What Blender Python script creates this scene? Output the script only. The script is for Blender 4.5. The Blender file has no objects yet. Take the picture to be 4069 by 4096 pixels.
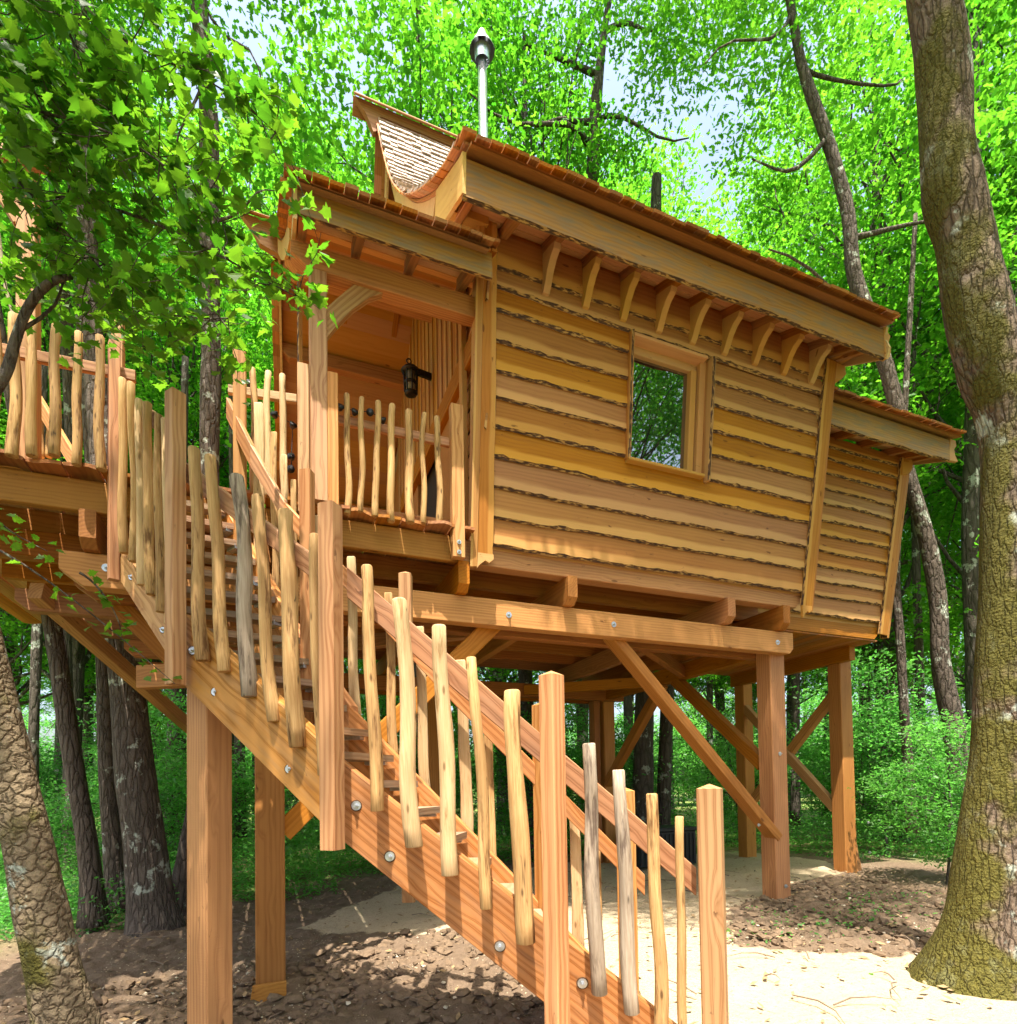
import bpy, math, random
import numpy as np
from mathutils import Vector, Matrix, noise
C = bpy.context.scene
COL = C.collection
rnd = random.Random(7)

# ------------------------------------------------------------------ camera
# world: X runs along the cabin's long wall, Y goes back, Z up, metres
SW, SH = 4069.0, 4096.0
F, CX, CY, ROLL, PITCH, EYE = 2317.0, 2034.5, 3088.0, 0.016, 0.027, 1.5
_a = math.atan2(7780 - 2034.5, F)
_fw = Vector((math.cos(_a), math.sin(_a), 0)); _rt = Vector((math.sin(_a), -math.cos(_a), 0)); _up = Vector((0, 0, 1))
FWD = _fw * math.cos(PITCH) + _up * math.sin(PITCH)
_u2 = _up * math.cos(PITCH) - _fw * math.sin(PITCH)
RGT = _rt * math.cos(ROLL) - _u2 * math.sin(ROLL)
UPV = _u2 * math.cos(ROLL) + _rt * math.sin(ROLL)
ORG = Vector((0, 0, EYE))
cam = bpy.data.objects.new('camera', bpy.data.cameras.new('camera'))
COL.objects.link(cam); C.camera = cam
cam.matrix_world = Matrix(((RGT.x, UPV.x, -FWD.x, ORG.x), (RGT.y, UPV.y, -FWD.y, ORG.y), (RGT.z, UPV.z, -FWD.z, ORG.z), (0, 0, 0, 1)))
cam.data.sensor_fit = 'HORIZONTAL'; cam.data.sensor_width = 36
cam.data.lens = 36 * F / SW; cam.data.shift_y = (CY - SH / 2) / SW
cam.data.clip_start = 0.05; cam.data.clip_end = 1500

# ------------------------------------------------------------------ light
SUN = Vector((0.15, 0.31, -1.0)).normalized()           # travel direction of the sunlight
w = bpy.data.worlds.new('World'); C.world = w; w.use_nodes = True
nt = w.node_tree; bg = nt.nodes['Background']
sky = nt.nodes.new('ShaderNodeTexSky'); sky.sky_type = 'NISHITA'; sky.sun_disc = False
sky.sun_elevation = math.asin(-SUN.z); sky.sun_rotation = math.atan2(-SUN.x, -SUN.y)
sky.air_density = 1.0; sky.dust_density = 5.5; sky.ozone_density = 1.0
nt.links.new(sky.outputs[0], bg.inputs[0]); bg.inputs[1].default_value = 0.15
sl = bpy.data.lights.new('sun', 'SUN'); sl.energy = 4.2; sl.angle = math.radians(0.5); sl.color = (1, .95, .86)
so = bpy.data.objects.new('sun', sl); COL.objects.link(so)
so.rotation_euler = SUN.to_track_quat('-Z', 'Y').to_euler(); so.location = (0, -5, 30)
C.view_settings.view_transform = 'Standard'; C.view_settings.look = 'None'
C.view_settings.gamma = 1; C.view_settings.use_curve_mapping = False
C.view_settings.exposure = 1.7
C.render.engine = 'CYCLES'
C.cycles.max_bounces = 8; C.cycles.diffuse_bounces = 4; C.cycles.transmission_bounces = 6

# ------------------------------------------------------------------ measuring: a photo pixel (4069 wide) met with a real depth or plane
def ray(x, y): return FWD + RGT * ((x - CX) / F) - UPV * ((y - CY) / F)
def pz(x, y, z):
    d = ray(x, y); return ORG + d * z
def py(x, y, Y):
    d = ray(x, y); return ORG + d * (Y / d.y)
def px(x, y, X):
    d = ray(x, y); return ORG + d * (X / d.x)
def pg(x, y, Z=0.0):
    d = ray(x, y); return ORG + d * ((Z - EYE) / d.z)
S = SW / 1919.0                                          # photo also measured at 1919 px

# ------------------------------------------------------------------ objects
WM = {}
def link(name, me, mat=None, parent=None, M=None):
    o = bpy.data.objects.new(name, me); COL.objects.link(o)
    M = M or Matrix.Identity(4)
    if me is not None and mat is not None:
        for m in (mat if isinstance(mat, (list, tuple)) else [mat]): 
            if len(me.materials) < (len(mat) if isinstance(mat, (list, tuple)) else 1): me.materials.append(m)
    if parent is not None:
        o.parent = parent; o.matrix_basis = WM[parent.name].inverted() @ M
    else: o.matrix_basis = M
    WM[o.name] = M
    return o
def tag(o, label=None, cat=None, group=None, kind=None):
    if label: o['label'] = label
    if cat: o['category'] = cat
    if group: o['group'] = group
    if kind: o['kind'] = kind
    return o
def empty(name, loc, label, cat, group=None):
    o = link(name, None, M=Matrix.Translation(Vector(loc))); o.empty_display_size = .2
    return tag(o, label, cat, group)
def mesh(name, V, Fc, smooth=False):
    me = bpy.data.meshes.new(name); me.from_pydata([tuple(v) for v in V], [], Fc); me.update()
    if smooth: me.polygons.foreach_set('use_smooth', [True] * len(me.polygons))
    return me
def frame(p0, p1, up=None):
    x = (p1 - p0).normalized(); up = up or Vector((0, 0, 1))
    if abs(x.dot(up)) > .98: up = Vector((0, 1, 0)) if abs(x.y) < .9 else Vector((1, 0, 0))
    y = up.cross(x).normalized(); z = x.cross(y)
    c = (p0 + p1) / 2
    return Matrix(((x.x, y.x, z.x, c.x), (x.y, y.y, z.y, c.y), (x.z, y.z, z.z, c.z), (0, 0, 0, 1)))

def bar(name, p0, p1, w, h, mat, parent=None, up=None, ch=.006, roll=0, e0=0, e1=0, tip=0, cut0=0, cut1=0):
    """squared timber, local X along it; e0/e1 cut the lower end corners off, tip = pyramid top, cut = sheared ends"""
    p0 = Vector(p0); p1 = Vector(p1); L = (p1 - p0).length; M = frame(p0, p1, up)
    if roll: M = M @ Matrix.Rotation(roll, 4, 'X')
    a, b = w / 2, h / 2
    ring = [(-a + ch, -b), (a - ch, -b), (a, -b + ch), (a, b - ch), (a - ch, b), (-a + ch, b), (-a, b - ch), (-a, -b + ch)]
    xs = [-L / 2, L / 2]
    if e0: xs = [-L / 2, -L / 2 + e0] + xs[1:]
    if e1: xs = xs[:-1] + [L / 2 - e1, L / 2]
    V = []; n = len(xs)
    for i, x in enumerate(xs):
        for (yy, zz) in ring:
            z2 = zz; xx = x
            if e0 and i == 0 and zz < 0: z2 = zz + min(e0, h * .45)
            if e1 and i == n - 1 and zz < 0: z2 = zz + min(e1, h * .45)
            if i == 0: xx += cut0 * zz
            if i == n - 1: xx += cut1 * zz
            V.append((xx, yy, z2))
    Fc = [tuple(range(7, -1, -1))]
    for i in range(n - 1):
        for k in range(8):
            q = (k + 1) % 8; Fc.append((i * 8 + k, i * 8 + q, i * 8 + 8 + q, i * 8 + 8 + k))
    o = (n - 1) * 8
    if tip:
        V.append((L / 2 + tip, 0, 0))
        for k in range(8): Fc.append((o + k, o + (k + 1) % 8, len(V) - 1))
    else: Fc.append(tuple(range(o, o + 8)))
    return link(name, mesh(name, V, Fc), mat, parent, M)

def slab(name, t0, b0, t1, b1, th, mat, parent=None, ch=.006):
    """board given by the top and bottom corners of its seen face; thickness goes away from the viewer"""
    t0, b0, t1, b1 = map(Vector, (t0, b0, t1, b1))
    d = ((t1 + b1) - (t0 + b0)).normalized(); n = d.cross((t0 - b0).normalized()).normalized()
    if n.dot((t0 + t1) / 2 - ORG) < 0: n = -n
    c = (t0 + b0 + t1 + b1) / 4
    y = n; x = d; z = x.cross(y)
    M = Matrix(((x.x, y.x, z.x, c.x), (x.y, y.y, z.y, c.y), (x.z, y.z, z.z, c.z), (0, 0, 0, 1)))
    Mi = M.inverted()
    V = []
    up = ((t0 - b0).normalized() + (t1 - b1).normalized()).normalized()
    for (t, b) in ((t0, b0), (t1, b1)):
        V += [t - up * ch, b + up * ch, b + n * ch, b + n * (th - ch), b + up * ch + n * th, t - up * ch + n * th, t + n * (th - ch), t + n * ch]
    Fc = [tuple(range(8)), tuple(range(15, 7, -1))]
    for k in range(8): Fc.append((k, k + 8, (k + 1) % 8 + 8, (k + 1) % 8))
    me = mesh(name, [Mi @ v for v in V], Fc)
    return link(name, me, mat, parent, M)

def tube_data(P, R, n=10, caps=True, wob=0, seed=0, flat=0):
    """swept tube as vertex and face lists"""
    V, Fc = [], []
    P = [Vector(p) for p in P]; y = None
    for i, p in enumerate(P):
        d = (P[min(i + 1, len(P) - 1)] - P[max(i - 1, 0)]).normalized()
        if y is None:
            r = Vector((0, 0, 1)) if abs(d.z) < .9 else Vector((0, 1, 0)); y = r.cross(d).normalized()
        else: y = (y - d * y.dot(d)).normalized()
        z = d.cross(y)
        for k in range(n):
            a = 2 * math.pi * k / n; r = R[i]
            if wob: r *= 1 + wob * noise.noise(Vector((math.cos(a) * 1.3 + seed, math.sin(a) * 1.3, i * .45)))
            cy, cz = math.cos(a) * r, math.sin(a) * r
            if flat and cz > R[i] * (1 - flat): cz = R[i] * (1 - flat)
            V.append(p + y * cy + z * cz)
    for i in range(len(P) - 1):
        for k in range(n):
            q = (k + 1) % n; Fc.append((i * n + k, i * n + q, i * n + n + q, i * n + n + k))
    if caps:
        Fc.append(tuple(range(n - 1, -1, -1))); o = (len(P) - 1) * n; Fc.append(tuple(range(o, o + n)))
    return V, Fc

def stick(name, p0, p1, r, mat, parent, seed, bend=.012, n=10, flat=0, taper=.12, back=None):
    """a peeled round stake, p0 the lower end"""
    p0 = Vector(p0); p1 = Vector(p1); L = (p1 - p0).length; M = frame(p0, p1)
    if flat and back is not None:      # flat side looks along 'back'
        v = (M.to_3x3().inverted() @ back); M = M @ Matrix.Rotation(math.atan2(v.z, v.y) - math.pi / 2, 4, 'X')
    q = random.Random(seed); K = 12; P, R = [], []
    a, b, c, d = [q.uniform(-1, 1) for _ in range(4)]
    for i in range(K + 1):
        t = i / K; e = math.sin(math.pi * t)
        P.append((L * (t - .5), bend * (a * e + .7 * b * math.sin(2 * math.pi * t) + .35 * math.sin(9 * t + c * 4)), bend * (c * e + .6 * d * math.sin(2 * math.pi * t))))
        R.append(r * (1 + taper * (.5 - t) * 1.6 + .07 * noise.noise(Vector((seed * 1.7, t * 5, 0)))))
    P = [P[0], (P[0][0] + r * .12, P[0][1], P[0][2])] + P[1:-1] + [(P[-1][0] - r * .2, P[-1][1], P[-1][2]), P[-1]]
    R = [R[0] * .93, R[0]] + R[1:-1] + [R[-1], R[-1] * .84]
    V, Fc = tube_data(P, R, n, True, .10, seed, flat)
    me = mesh(name, V, Fc, True)
    for pl in me.polygons[-2:]: pl.use_smooth = False
    return link(name, me, mat, parent, M)

def prism(name, pts, nrm, th, mat, parent, ax=None):
    """flat outline (world points) pushed along nrm by th"""
    pts = [Vector(p) for p in pts]; nrm = Vector(nrm).normalized() * th
    c = sum(pts, Vector()) / len(pts); n = len(pts)
    V = [p - c for p in pts] + [p - c + nrm for p in pts]
    Fc = [tuple(range(n)), tuple(range(2 * n - 1, n - 1, -1))] + [(k, k + n, (k + 1) % n + n, (k + 1) % n) for k in range(n)]
    if ax is not None:
        x = Vector(ax).normalized(); y = (nrm.normalized() - x * x.dot(nrm.normalized())).normalized(); z = x.cross(y)
        M = Matrix(((x.x, y.x, z.x, c.x), (x.y, y.y, z.y, c.y), (x.z, y.z, z.z, c.z), (0, 0, 0, 1))); Mi = M.to_3x3().inverted()
        return link(name, mesh(name, [Mi @ v for v in V], Fc), mat, parent, M)
    return link(name, mesh(name, V, Fc), mat, parent, Matrix.Translation(c))
# ------------------------------------------------------------------ materials
def nodes(name):
    m = bpy.data.materials.new(name); m.use_nodes = True; t = m.node_tree
    return m, t, t.nodes['Principled BSDF'], (lambda a, b: t.links.new(a, b))
def N(t, ty, **k):
    n = t.nodes.new('ShaderNode' + ty)
    for a, b in k.items(): setattr(n, a, b)
    return n
def ramp(t, stops):
    r = N(t, 'ValToRGB'); e = r.color_ramp.elements
    while len(e) < len(stops): e.new(.5)
    for q, (p, c) in zip(e, stops): q.position = p; q.color = (*c, 1) if len(c) == 3 else c
    return r
def math_(t, op, a, b=None, c=None):
    n = N(t, 'Math', operation=op)
    for i, v in enumerate((a, b, c)):
        if v is None: continue
        if isinstance(v, (int, float)): n.inputs[i].default_value = v
        else: t.links.new(v, n.inputs[i])
    return n.outputs[0]
def mix(t, f, a, b, mode='MIX'):
    n = N(t, 'MixRGB', blend_type=mode)
    for i, v in enumerate((f, a, b)):
        if isinstance(v, (int, float)): n.inputs[i].default_value = v
        elif isinstance(v, tuple): n.inputs[i].default_value = (*v, 1)
        else: t.links.new(v, n.inputs[i])
    return n.outputs[0]
def wood(name, light, dark, ring=9.0, rings=.55, knots=True, var=.18, saw=0, weather=0, rough=.62, split=.5, sap=None, bump=.25):
    m, t, b, L = nodes(name)
    tc = N(t, 'TexCoord'); oi = N(t, 'ObjectInfo')
    rv = N(t, 'CombineXYZ')
    for i, k in enumerate((13.1, 1.7, 2.3)): L(math_(t, 'MULTIPLY_ADD', math_(t, 'FRACT', math_(t, 'MULTIPLY', oi.outputs['Random'], (1, 7.13, 31.7)[i])), k * (1 if i == 0 else .12), 0 if i == 0 else .06), rv.inputs[i])
    add = N(t, 'VectorMath', operation='ADD'); L(tc.outputs['Object'], add.inputs[0]); L(rv.outputs[0], add.inputs[1])
    P = add.outputs[0]
    mp = N(t, 'Mapping'); mp.inputs['Scale'].default_value = (.16, 1, 1); L(P, mp.inputs[0])
    # knots: voronoi cells pull the rings
    mk = N(t, 'Mapping'); mk.inputs['Scale'].default_value = (2.1, 7, 7); L(P, mk.inputs[0])
    vk = N(t, 'TexVoronoi', feature='F1'); L(mk.outputs[0], vk.inputs['Vector']); vk.inputs['Scale'].default_value = 1
    vk.inputs['Randomness'].default_value = 1
    mk2 = ramp(t, [(0.0, (1, 1, 1)), (.16, (.55, .55, .55)), (.42, (0, 0, 0))]); L(vk.outputs['Distance'], mk2.inputs[0])
    kn = mk2.outputs[0]
    ns = N(t, 'TexNoise'); ns.inputs['Scale'].default_value = 6; ns.inputs['Detail'].default_value = 2; L(mp.outputs[0], ns.inputs[0])
    wv = N(t, 'TexWave', wave_type='RINGS', rings_direction='X'); wv.inputs['Scale'].default_value = ring
    wv.inputs['Distortion'].default_value = 3.0; wv.inputs['Detail'].default_value = 2.5; wv.inputs['Detail Scale'].default_value = .9
    off = N(t, 'VectorMath', operation='ADD'); L(mp.outputs[0], off.inputs[0])
    sc = N(t, 'VectorMath', operation='SCALE'); L(ns.outputs['Color'], sc.inputs[0]); L(math_(t, 'MULTIPLY_ADD', kn, .05 if knots else 0, .05), sc.inputs['Scale']); L(sc.outputs[0], off.inputs[1])
    L(off.outputs[0], wv.inputs[0])
    fib = N(t, 'Mapping'); fib.inputs['Scale'].default_value = (1.2, 70, 70); L(P, fib.inputs[0])
    nf = N(t, 'TexNoise'); nf.inputs['Scale'].default_value = 1; nf.inputs['Detail'].default_value = 4; L(fib.outputs[0], nf.inputs[0])
    big = N(t, 'Mapping'); big.inputs['Scale'].default_value = (.8, 5, 5); L(P, big.inputs[0])
    nb = N(t, 'TexNoise'); nb.inputs['Scale'].default_value = 1.3; nb.inputs['Detail'].default_value = 3; L(big.outputs[0], nb.inputs[0])
    rr = ramp(t, [(.0, (0, 0, 0)), (.6, (.35, .35, .35)), (.93, (1, 1, 1)), (1, (.55, .55, .55))]); L(wv.outputs['Fac'], rr.inputs[0])
    g = math_(t, 'MULTIPLY', rr.outputs[0], rings)
    g = math_(t, 'ADD', g, math_(t, 'MULTIPLY', math_(t, 'SUBTRACT', nf.outputs[0], .5), .9))
    g = math_(t, 'ADD', g, math_(t, 'MULTIPLY', math_(t, 'SUBTRACT', nb.outputs[0], .5), 1.1))
    col = mix(t, g, light, dark); t.nodes[-1].use_clamp = True
    if sap:   # pale outer wood towards the live edge: attribute 'v' is 0 at that edge
        at = N(t, 'Attribute', attribute_name='v'); s_ = math_(t, 'ADD', at.outputs['Fac'], math_(t, 'MULTIPLY', math_(t, 'SUBTRACT', nb.outputs[0], .5), .35))
        rs = ramp(t, [(.30, (1, 1, 1)), (.40, (0, 0, 0))]); L(s_, rs.inputs[0])
        col = mix(t, math_(t, 'MULTIPLY', rs.outputs[0], .8), col, sap)
    if knots:
        kr = ramp(t, [(0, (1, 1, 1)), (.07, (.9, .9, .9)), (.11, (0, 0, 0))]); L(vk.outputs['Distance'], kr.inputs[0])
        gate = N(t, 'TexNoise'); gate.inputs['Scale'].default_value = 3.3; L(mk.outputs[0], gate.inputs[0])
        ks = math_(t, 'MULTIPLY', kr.outputs[0], math_(t, 'GREATER_THAN', gate.outputs[0], .5))
        col = mix(t, math_(t, 'MULTIPLY', ks, .75), col, (dark[0] * .35, dark[1] * .28, dark[2] * .25))
    if split:
        ck = N(t, 'Mapping'); ck.inputs['Scale'].default_value = (.9, 16, 16); L(P, ck.inputs[0])
        nc = N(t, 'TexNoise'); nc.inputs['Scale'].default_value = 1; nc.inputs['Detail'].default_value = 1.5; L(ck.outputs[0], nc.inputs[0])
        cr = ramp(t, [(.496, (0, 0, 0)), (.5, (1, 1, 1)), (.504, (0, 0, 0))]); L(nc.outputs[0], cr.inputs[0])
        gt = N(t, 'TexNoise'); gt.inputs['Scale'].default_value = 2.2; L(P, gt.inputs[0])
        cm = math_(t, 'MULTIPLY', cr.outputs[0], math_(t, 'GREATER_THAN', gt.outputs[0], .56))
        col = mix(t, math_(t, 'MULTIPLY', cm, split), col, (.045, .022, .01))
    if weather:
        wn = N(t, 'TexNoise'); wn.inputs['Scale'].default_value = 4.5; wn.inputs['Detail'].default_value = 5; L(big.outputs[0], wn.inputs[0])
        wr = ramp(t, [(.50 - .1 * weather, (0, 0, 0)), (.68, (1, 1, 1))]); L(wn.outputs[0], wr.inputs[0])
        col = mix(t, math_(t, 'MULTIPLY', wr.outputs[0], min(1, weather)), col, (.20, .15, .10))
    hsv = N(t, 'HueSaturation'); L(col, hsv.inputs['Color'])
    L(math_(t, 'MULTIPLY_ADD', math_(t, 'FRACT', math_(t, 'MULTIPLY', oi.outputs['Random'], 17.3)), var * 2, 1 - var), hsv.inputs['Value'])
    L(math_(t, 'MULTIPLY_ADD', math_(t, 'FRACT', math_(t, 'MULTIPLY', oi.outputs['Random'], 43.7)), .012, .491), hsv.inputs['Hue'])
    L(math_(t, 'MULTIPLY_ADD', math_(t, 'FRACT', math_(t, 'MULTIPLY', oi.outputs['Random'], 91.1)), .2, .92), hsv.inputs['Saturation'])
    L(hsv.outputs[0], b.inputs['Base Color']); b.inputs['Roughness'].default_value = rough
    b.inputs['Specular IOR Level'].default_value = .25
    bp = N(t, 'Bump'); bp.inputs['Strength'].default_value = bump; bp.inputs['Distance'].default_value = .004
    hh = math_(t, 'ADD', math_(t, 'MULTIPLY', g, -1), math_(t, 'MULTIPLY', nf.outputs[0], .8))
    if saw:
        sm = N(t, 'Mapping'); sm.inputs['Scale'].default_value = (150, 6, 6); L(P, sm.inputs[0])
        sn = N(t, 'TexNoise'); sn.inputs['Scale'].default_value = 1; sn.inputs['Detail'].default_value = 1; L(sm.outputs[0], sn.inputs[0]); hh = math_(t, 'ADD', hh, math_(t, 'MULTIPLY', sn.outputs[0], saw))
    L(hh, bp.inputs['Height']); L(bp.outputs[0], b.inputs['Normal'])
    return m
W_BEAM = wood('beam_wood', (.45, .205, .058), (.26, .10, .022), ring=11, saw=1.2)
W_JOIST = wood('joist_wood', (.37, .155, .038), (.21, .075, .015), ring=11, saw=1)
W_STAIR = wood('stair_wood', (.50, .245, .095), (.29, .115, .033), ring=9, rings=.85, weather=.25)
W_NEWEL = wood('newel_wood', (.50, .265, .11), (.30, .125, .04), ring=10, rings=.8)
W_TREAD = wood('tread_wood', (.33, .20, .115), (.18, .095, .045), ring=14, weather=.7)
W_SIDE = wood('siding_wood', (.36, .155, .034), (.24, .09, .018), ring=8, rings=.5, sap=(.56, .30, .085), split=.5, var=.07)
W_TRIM = wood('trim_wood', (.41, .19, .050), (.28, .115, .027), ring=9, rings=.45, sap=(.52, .295, .095), var=.08)
W_SOFF = wood('soffit_wood', (.62, .345, .155), (.47, .225, .08), ring=7, rings=.3, split=0, var=.08)
W_CEIL = wood('ceiling_wood', (.40, .195, .062), (.29, .125, .033), ring=7, rings=.3, split=0, var=.1)
W_FASC = wood('fascia_wood', (.37, .205, .072), (.23, .11, .035), ring=9, weather=.85, var=.06)
W_BARGE = wood('barge_wood', (.60, .385, .15), (.43, .23, .075), ring=7, rings=.3, var=.06, split=.2)
W_DECK = wood('deck_wood', (.40, .165, .045), (.23, .08, .02), ring=9, var=.15)
W_SHIN = wood('shingle_wood', (.40, .165, .045), (.20, .07, .018), ring=14, rings=.5, knots=False, var=.28, split=.6)

def simple(name, col, rough=.6, metal=0, spec=.5):
    m, t, b, L = nodes(name); b.inputs['Base Color'].default_value = (*col, 1); b.inputs['Roughness'].default_value = rough
    b.inputs['Metallic'].default_value = metal; b.inputs['Specular IOR Level'].default_value = spec
    nz = N(t, 'TexNoise'); nz.inputs['Scale'].default_value = 30; nz.inputs['Detail'].default_value = 3
    tc = N(t, 'TexCoord'); L(tc.outputs['Object'], nz.inputs[0])
    r = ramp(t, [(.3, tuple(c * .75 for c in col)), (.7, tuple(min(1, c * 1.15) for c in col))]); L(nz.outputs[0], r.inputs[0]); L(r.outputs[0], b.inputs['Base Color'])
    return m
def peeled(name, base, light, streak, amt=.5, var=.12):
    m, t, b, L = nodes(name)
    tc = N(t, 'TexCoord'); oi = N(t, 'ObjectInfo'); rv = N(t, 'CombineXYZ'); L(math_(t, 'MULTIPLY', oi.outputs['Random'], 37.0), rv.inputs[0]); L(math_(t, 'MULTIPLY', oi.outputs['Random'], 11.0), rv.inputs[1])
    ad = N(t, 'VectorMath', operation='ADD'); L(tc.outputs['Object'], ad.inputs[0]); L(rv.outputs[0], ad.inputs[1])
    def nz(sc, d=4, r=.6, s=1):
        mp = N(t, 'Mapping'); mp.inputs['Scale'].default_value = sc; L(ad.outputs[0], mp.inputs[0]); n = N(t, 'TexNoise'); n.inputs['Scale'].default_value = s; n.inputs['Detail'].default_value = d; n.inputs['Roughness'].default_value = r; L(mp.outputs[0], n.inputs[0]); return n.outputs[0]
    a = nz((2.2, 14, 14), 5, .65); f = nz((5, 120, 120), 4, .6); c = nz((6, 40, 40), 3, .6); g = nz((1.5, 9, 9), 2)
    col = mix(t, ramp_(t, f, .35, .65), base, light)
    col = mix(t, math_(t, 'MULTIPLY', ramp_(t, g, .42, .62), .55), col, tuple(x * .62 for x in base))
    s1 = math_(t, 'MULTIPLY', ramp_(t, a, .60 - .12 * amt, .68 - .08 * amt), ramp_(t, c, .38, .55))
    col = mix(t, math_(t, 'MULTIPLY', s1, .9), col, streak)
    mk = N(t, 'Mapping'); mk.inputs['Scale'].default_value = (5, 16, 16); L(ad.outputs[0], mk.inputs[0]); vk = N(t, 'TexVoronoi'); vk.inputs['Scale'].default_value = 1; L(mk.outputs[0], vk.inputs['Vector'])
    kn = math_(t, 'SUBTRACT', 1.0, ramp_(t, vk.outputs['Distance'], .07, .16)); col = mix(t, math_(t, 'MULTIPLY', kn, .8), col, tuple(x * .5 for x in streak))
    ck = nz((.8, 20, 20), 1.5); ckm = ramp(t, [(.494, (0, 0, 0)), (.5, (1, 1, 1)), (.506, (0, 0, 0))]); L(ck, ckm.inputs[0])
    col = mix(t, math_(t, 'MULTIPLY', ckm.outputs[0], math_(t, 'MULTIPLY', ramp_(t, g, .5, .55), .85)), col, (.03, .016, .008))
    h = N(t, 'HueSaturation'); L(col, h.inputs['Color']); L(math_(t, 'MULTIPLY_ADD', math_(t, 'FRACT', math_(t, 'MULTIPLY', oi.outputs['Random'], 17.3)), var * 2, 1 - var), h.inputs['Value'])
    L(h.outputs[0], b.inputs['Base Color']); b.inputs['Roughness'].default_value = .7; b.inputs['Specular IOR Level'].default_value = .2
    bp = N(t, 'Bump'); bp.inputs['Strength'].default_value = .6; bp.inputs['Distance'].default_value = .006
    L(math_(t, 'ADD', math_(t, 'MULTIPLY', s1, -.8), math_(t, 'ADD', c, math_(t, 'MULTIPLY', f, .5))), bp.inputs['Height']); L(bp.outputs[0], b.inputs['Normal'])
    return m
def ramp_(t, v, a, b):
    n = N(t, 'MapRange'); n.inputs['From Min'].default_value = a; n.inputs['From Max'].default_value = b; t.links.new(v, n.inputs['Value']); return n.outputs[0]
W_STK = peeled('stake_wood', (.42, .225, .08), (.58, .355, .15), (.13, .055, .018), .6)
W_GREY = peeled('grey_stake_wood', (.29, .21, .14), (.43, .34, .25), (.10, .065, .045), .9)
W_PALE = peeled('pale_stake_wood', (.52, .32, .145), (.64, .44, .235), (.30, .16, .06), .2)
M_STEEL = simple('galvanised_steel', (.55, .56, .57), .35, .9)
M_PIPE = simple('stove_pipe_steel', (.62, .64, .66), .28, .85)
M_BLACK = simple('black_iron', (.012, .012, .013), .45, .3)
M_PLAST = simple('black_plastic', (.012, .012, .014), .5)
M_DARK = simple('unlit_room_dark', (.03, .02, .014), .9)  # near-black colour stands in for the unlit cabin interior
M_RECESS_SHADE = simple('recess_shade', (.10, .045, .015), .9)  # shade of a sunk bolt seat, put into the disc colour

def bark_edge():
    m, t, b, L = nodes('bark_edge')
    tc = N(t, 'TexCoord'); mp = N(t, 'Mapping'); mp.inputs['Scale'].default_value = (14, 60, 60); L(tc.outputs['Object'], mp.inputs[0])
    oi = N(t, 'ObjectInfo'); L(oi.outputs['Random'], mp.inputs['Location'])
    n = N(t, 'TexNoise'); n.inputs['Scale'].default_value = 1; n.inputs['Detail'].default_value = 4; L(mp.outputs[0], n.inputs[0])
    r = ramp(t, [(.40, (.045, .018, .008)), (.52, (.13, .055, .018)), (.60, (.42, .23, .07))]); L(n.outputs[0], r.inputs[0])
    L(r.outputs[0], b.inputs['Base Color']); b.inputs['Roughness'].default_value = .85
    return m
M_BARKE = bark_edge()

def shingle_top():
    m, t, b, L = nodes('roof_shingle_wood')
    tc = N(t, 'TexCoord'); g = N(t, 'NewGeometry')
    mp = N(t, 'Mapping'); mp.inputs['Scale'].default_value = (40, 3, 3); L(tc.outputs['Object'], mp.inputs[0])
    n = N(t, 'TexNoise'); n.inputs['Scale'].default_value = 2; n.inputs['Detail'].default_value = 3; L(mp.outputs[0], n.inputs[0])
    r = ramp(t, [(.3, (.27, .18, .14)), (.7, (.50, .38, .32))]); L(n.outputs[0], r.inputs[0])
    v = math_(t, 'MULTIPLY_ADD', g.outputs['Random Per Island'], .5, .7)
    h = N(t, 'HueSaturation'); L(r.outputs[0], h.inputs['Color']); L(v, h.inputs['Value'])
    L(h.outputs[0], b.inputs['Base Color']); b.inputs['Roughness'].default_value = .7
    return m
M_SHTOP = shingle_top()

def leafmat(name, d0, d1, tr0, tr1, tw=.55):
    m, t, b, L = nodes(name)
    g = N(t, 'NewGeometry'); tc = N(t, 'TexCoord'); oi = N(t, 'ObjectInfo')
    nz = N(t, 'TexNoise'); nz.inputs['Scale'].default_value = .8; nz.inputs['Detail'].default_value = 2; L(tc.outputs['Object'], nz.inputs[0])
    f = math_(t, 'ADD', math_(t, 'MULTIPLY', g.outputs['Random Per Island'], .6), math_(t, 'MULTIPLY', nz.outputs[0], .5))
    f = math_(t, 'ADD', f, math_(t, 'MULTIPLY_ADD', oi.outputs['Random'], .3, -.2)); t.nodes[-1].use_clamp = True
    f = math_(t, 'MINIMUM', math_(t, 'MAXIMUM', f, 0), 1)
    c1 = mix(t, f, d0, d1); c2 = mix(t, f, tr0, tr1)
    L(c1, b.inputs['Base Color']); b.inputs['Roughness'].default_value = .42; b.inputs['Specular IOR Level'].default_value = .35
    tr = N(t, 'BsdfTranslucent'); L(c2, tr.inputs[0])
    mx = N(t, 'MixShader'); mx.inputs[0].default_value = tw; L(b.outputs[0], mx.inputs[1]); L(tr.outputs[0], mx.inputs[2])
    L(mx.outputs[0], t.nodes['Material Output'].inputs[0])
    return m
LEAF = leafmat('oak_leaf', (.030, .105, .010), (.075, .20, .016), (.07, .40, .015), (.26, .66, .03), .56)
LEAF_N = leafmat('maple_leaf', (.035, .10, .010), (.10, .19, .015), (.07, .28, .01), (.27, .50, .02), .55)
LEAF_U = leafmat('undergrowth_leaf', (.045, .16, .03), (.10, .25, .04), (.09, .43, .06), (.25, .66, .09), .55)

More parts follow.
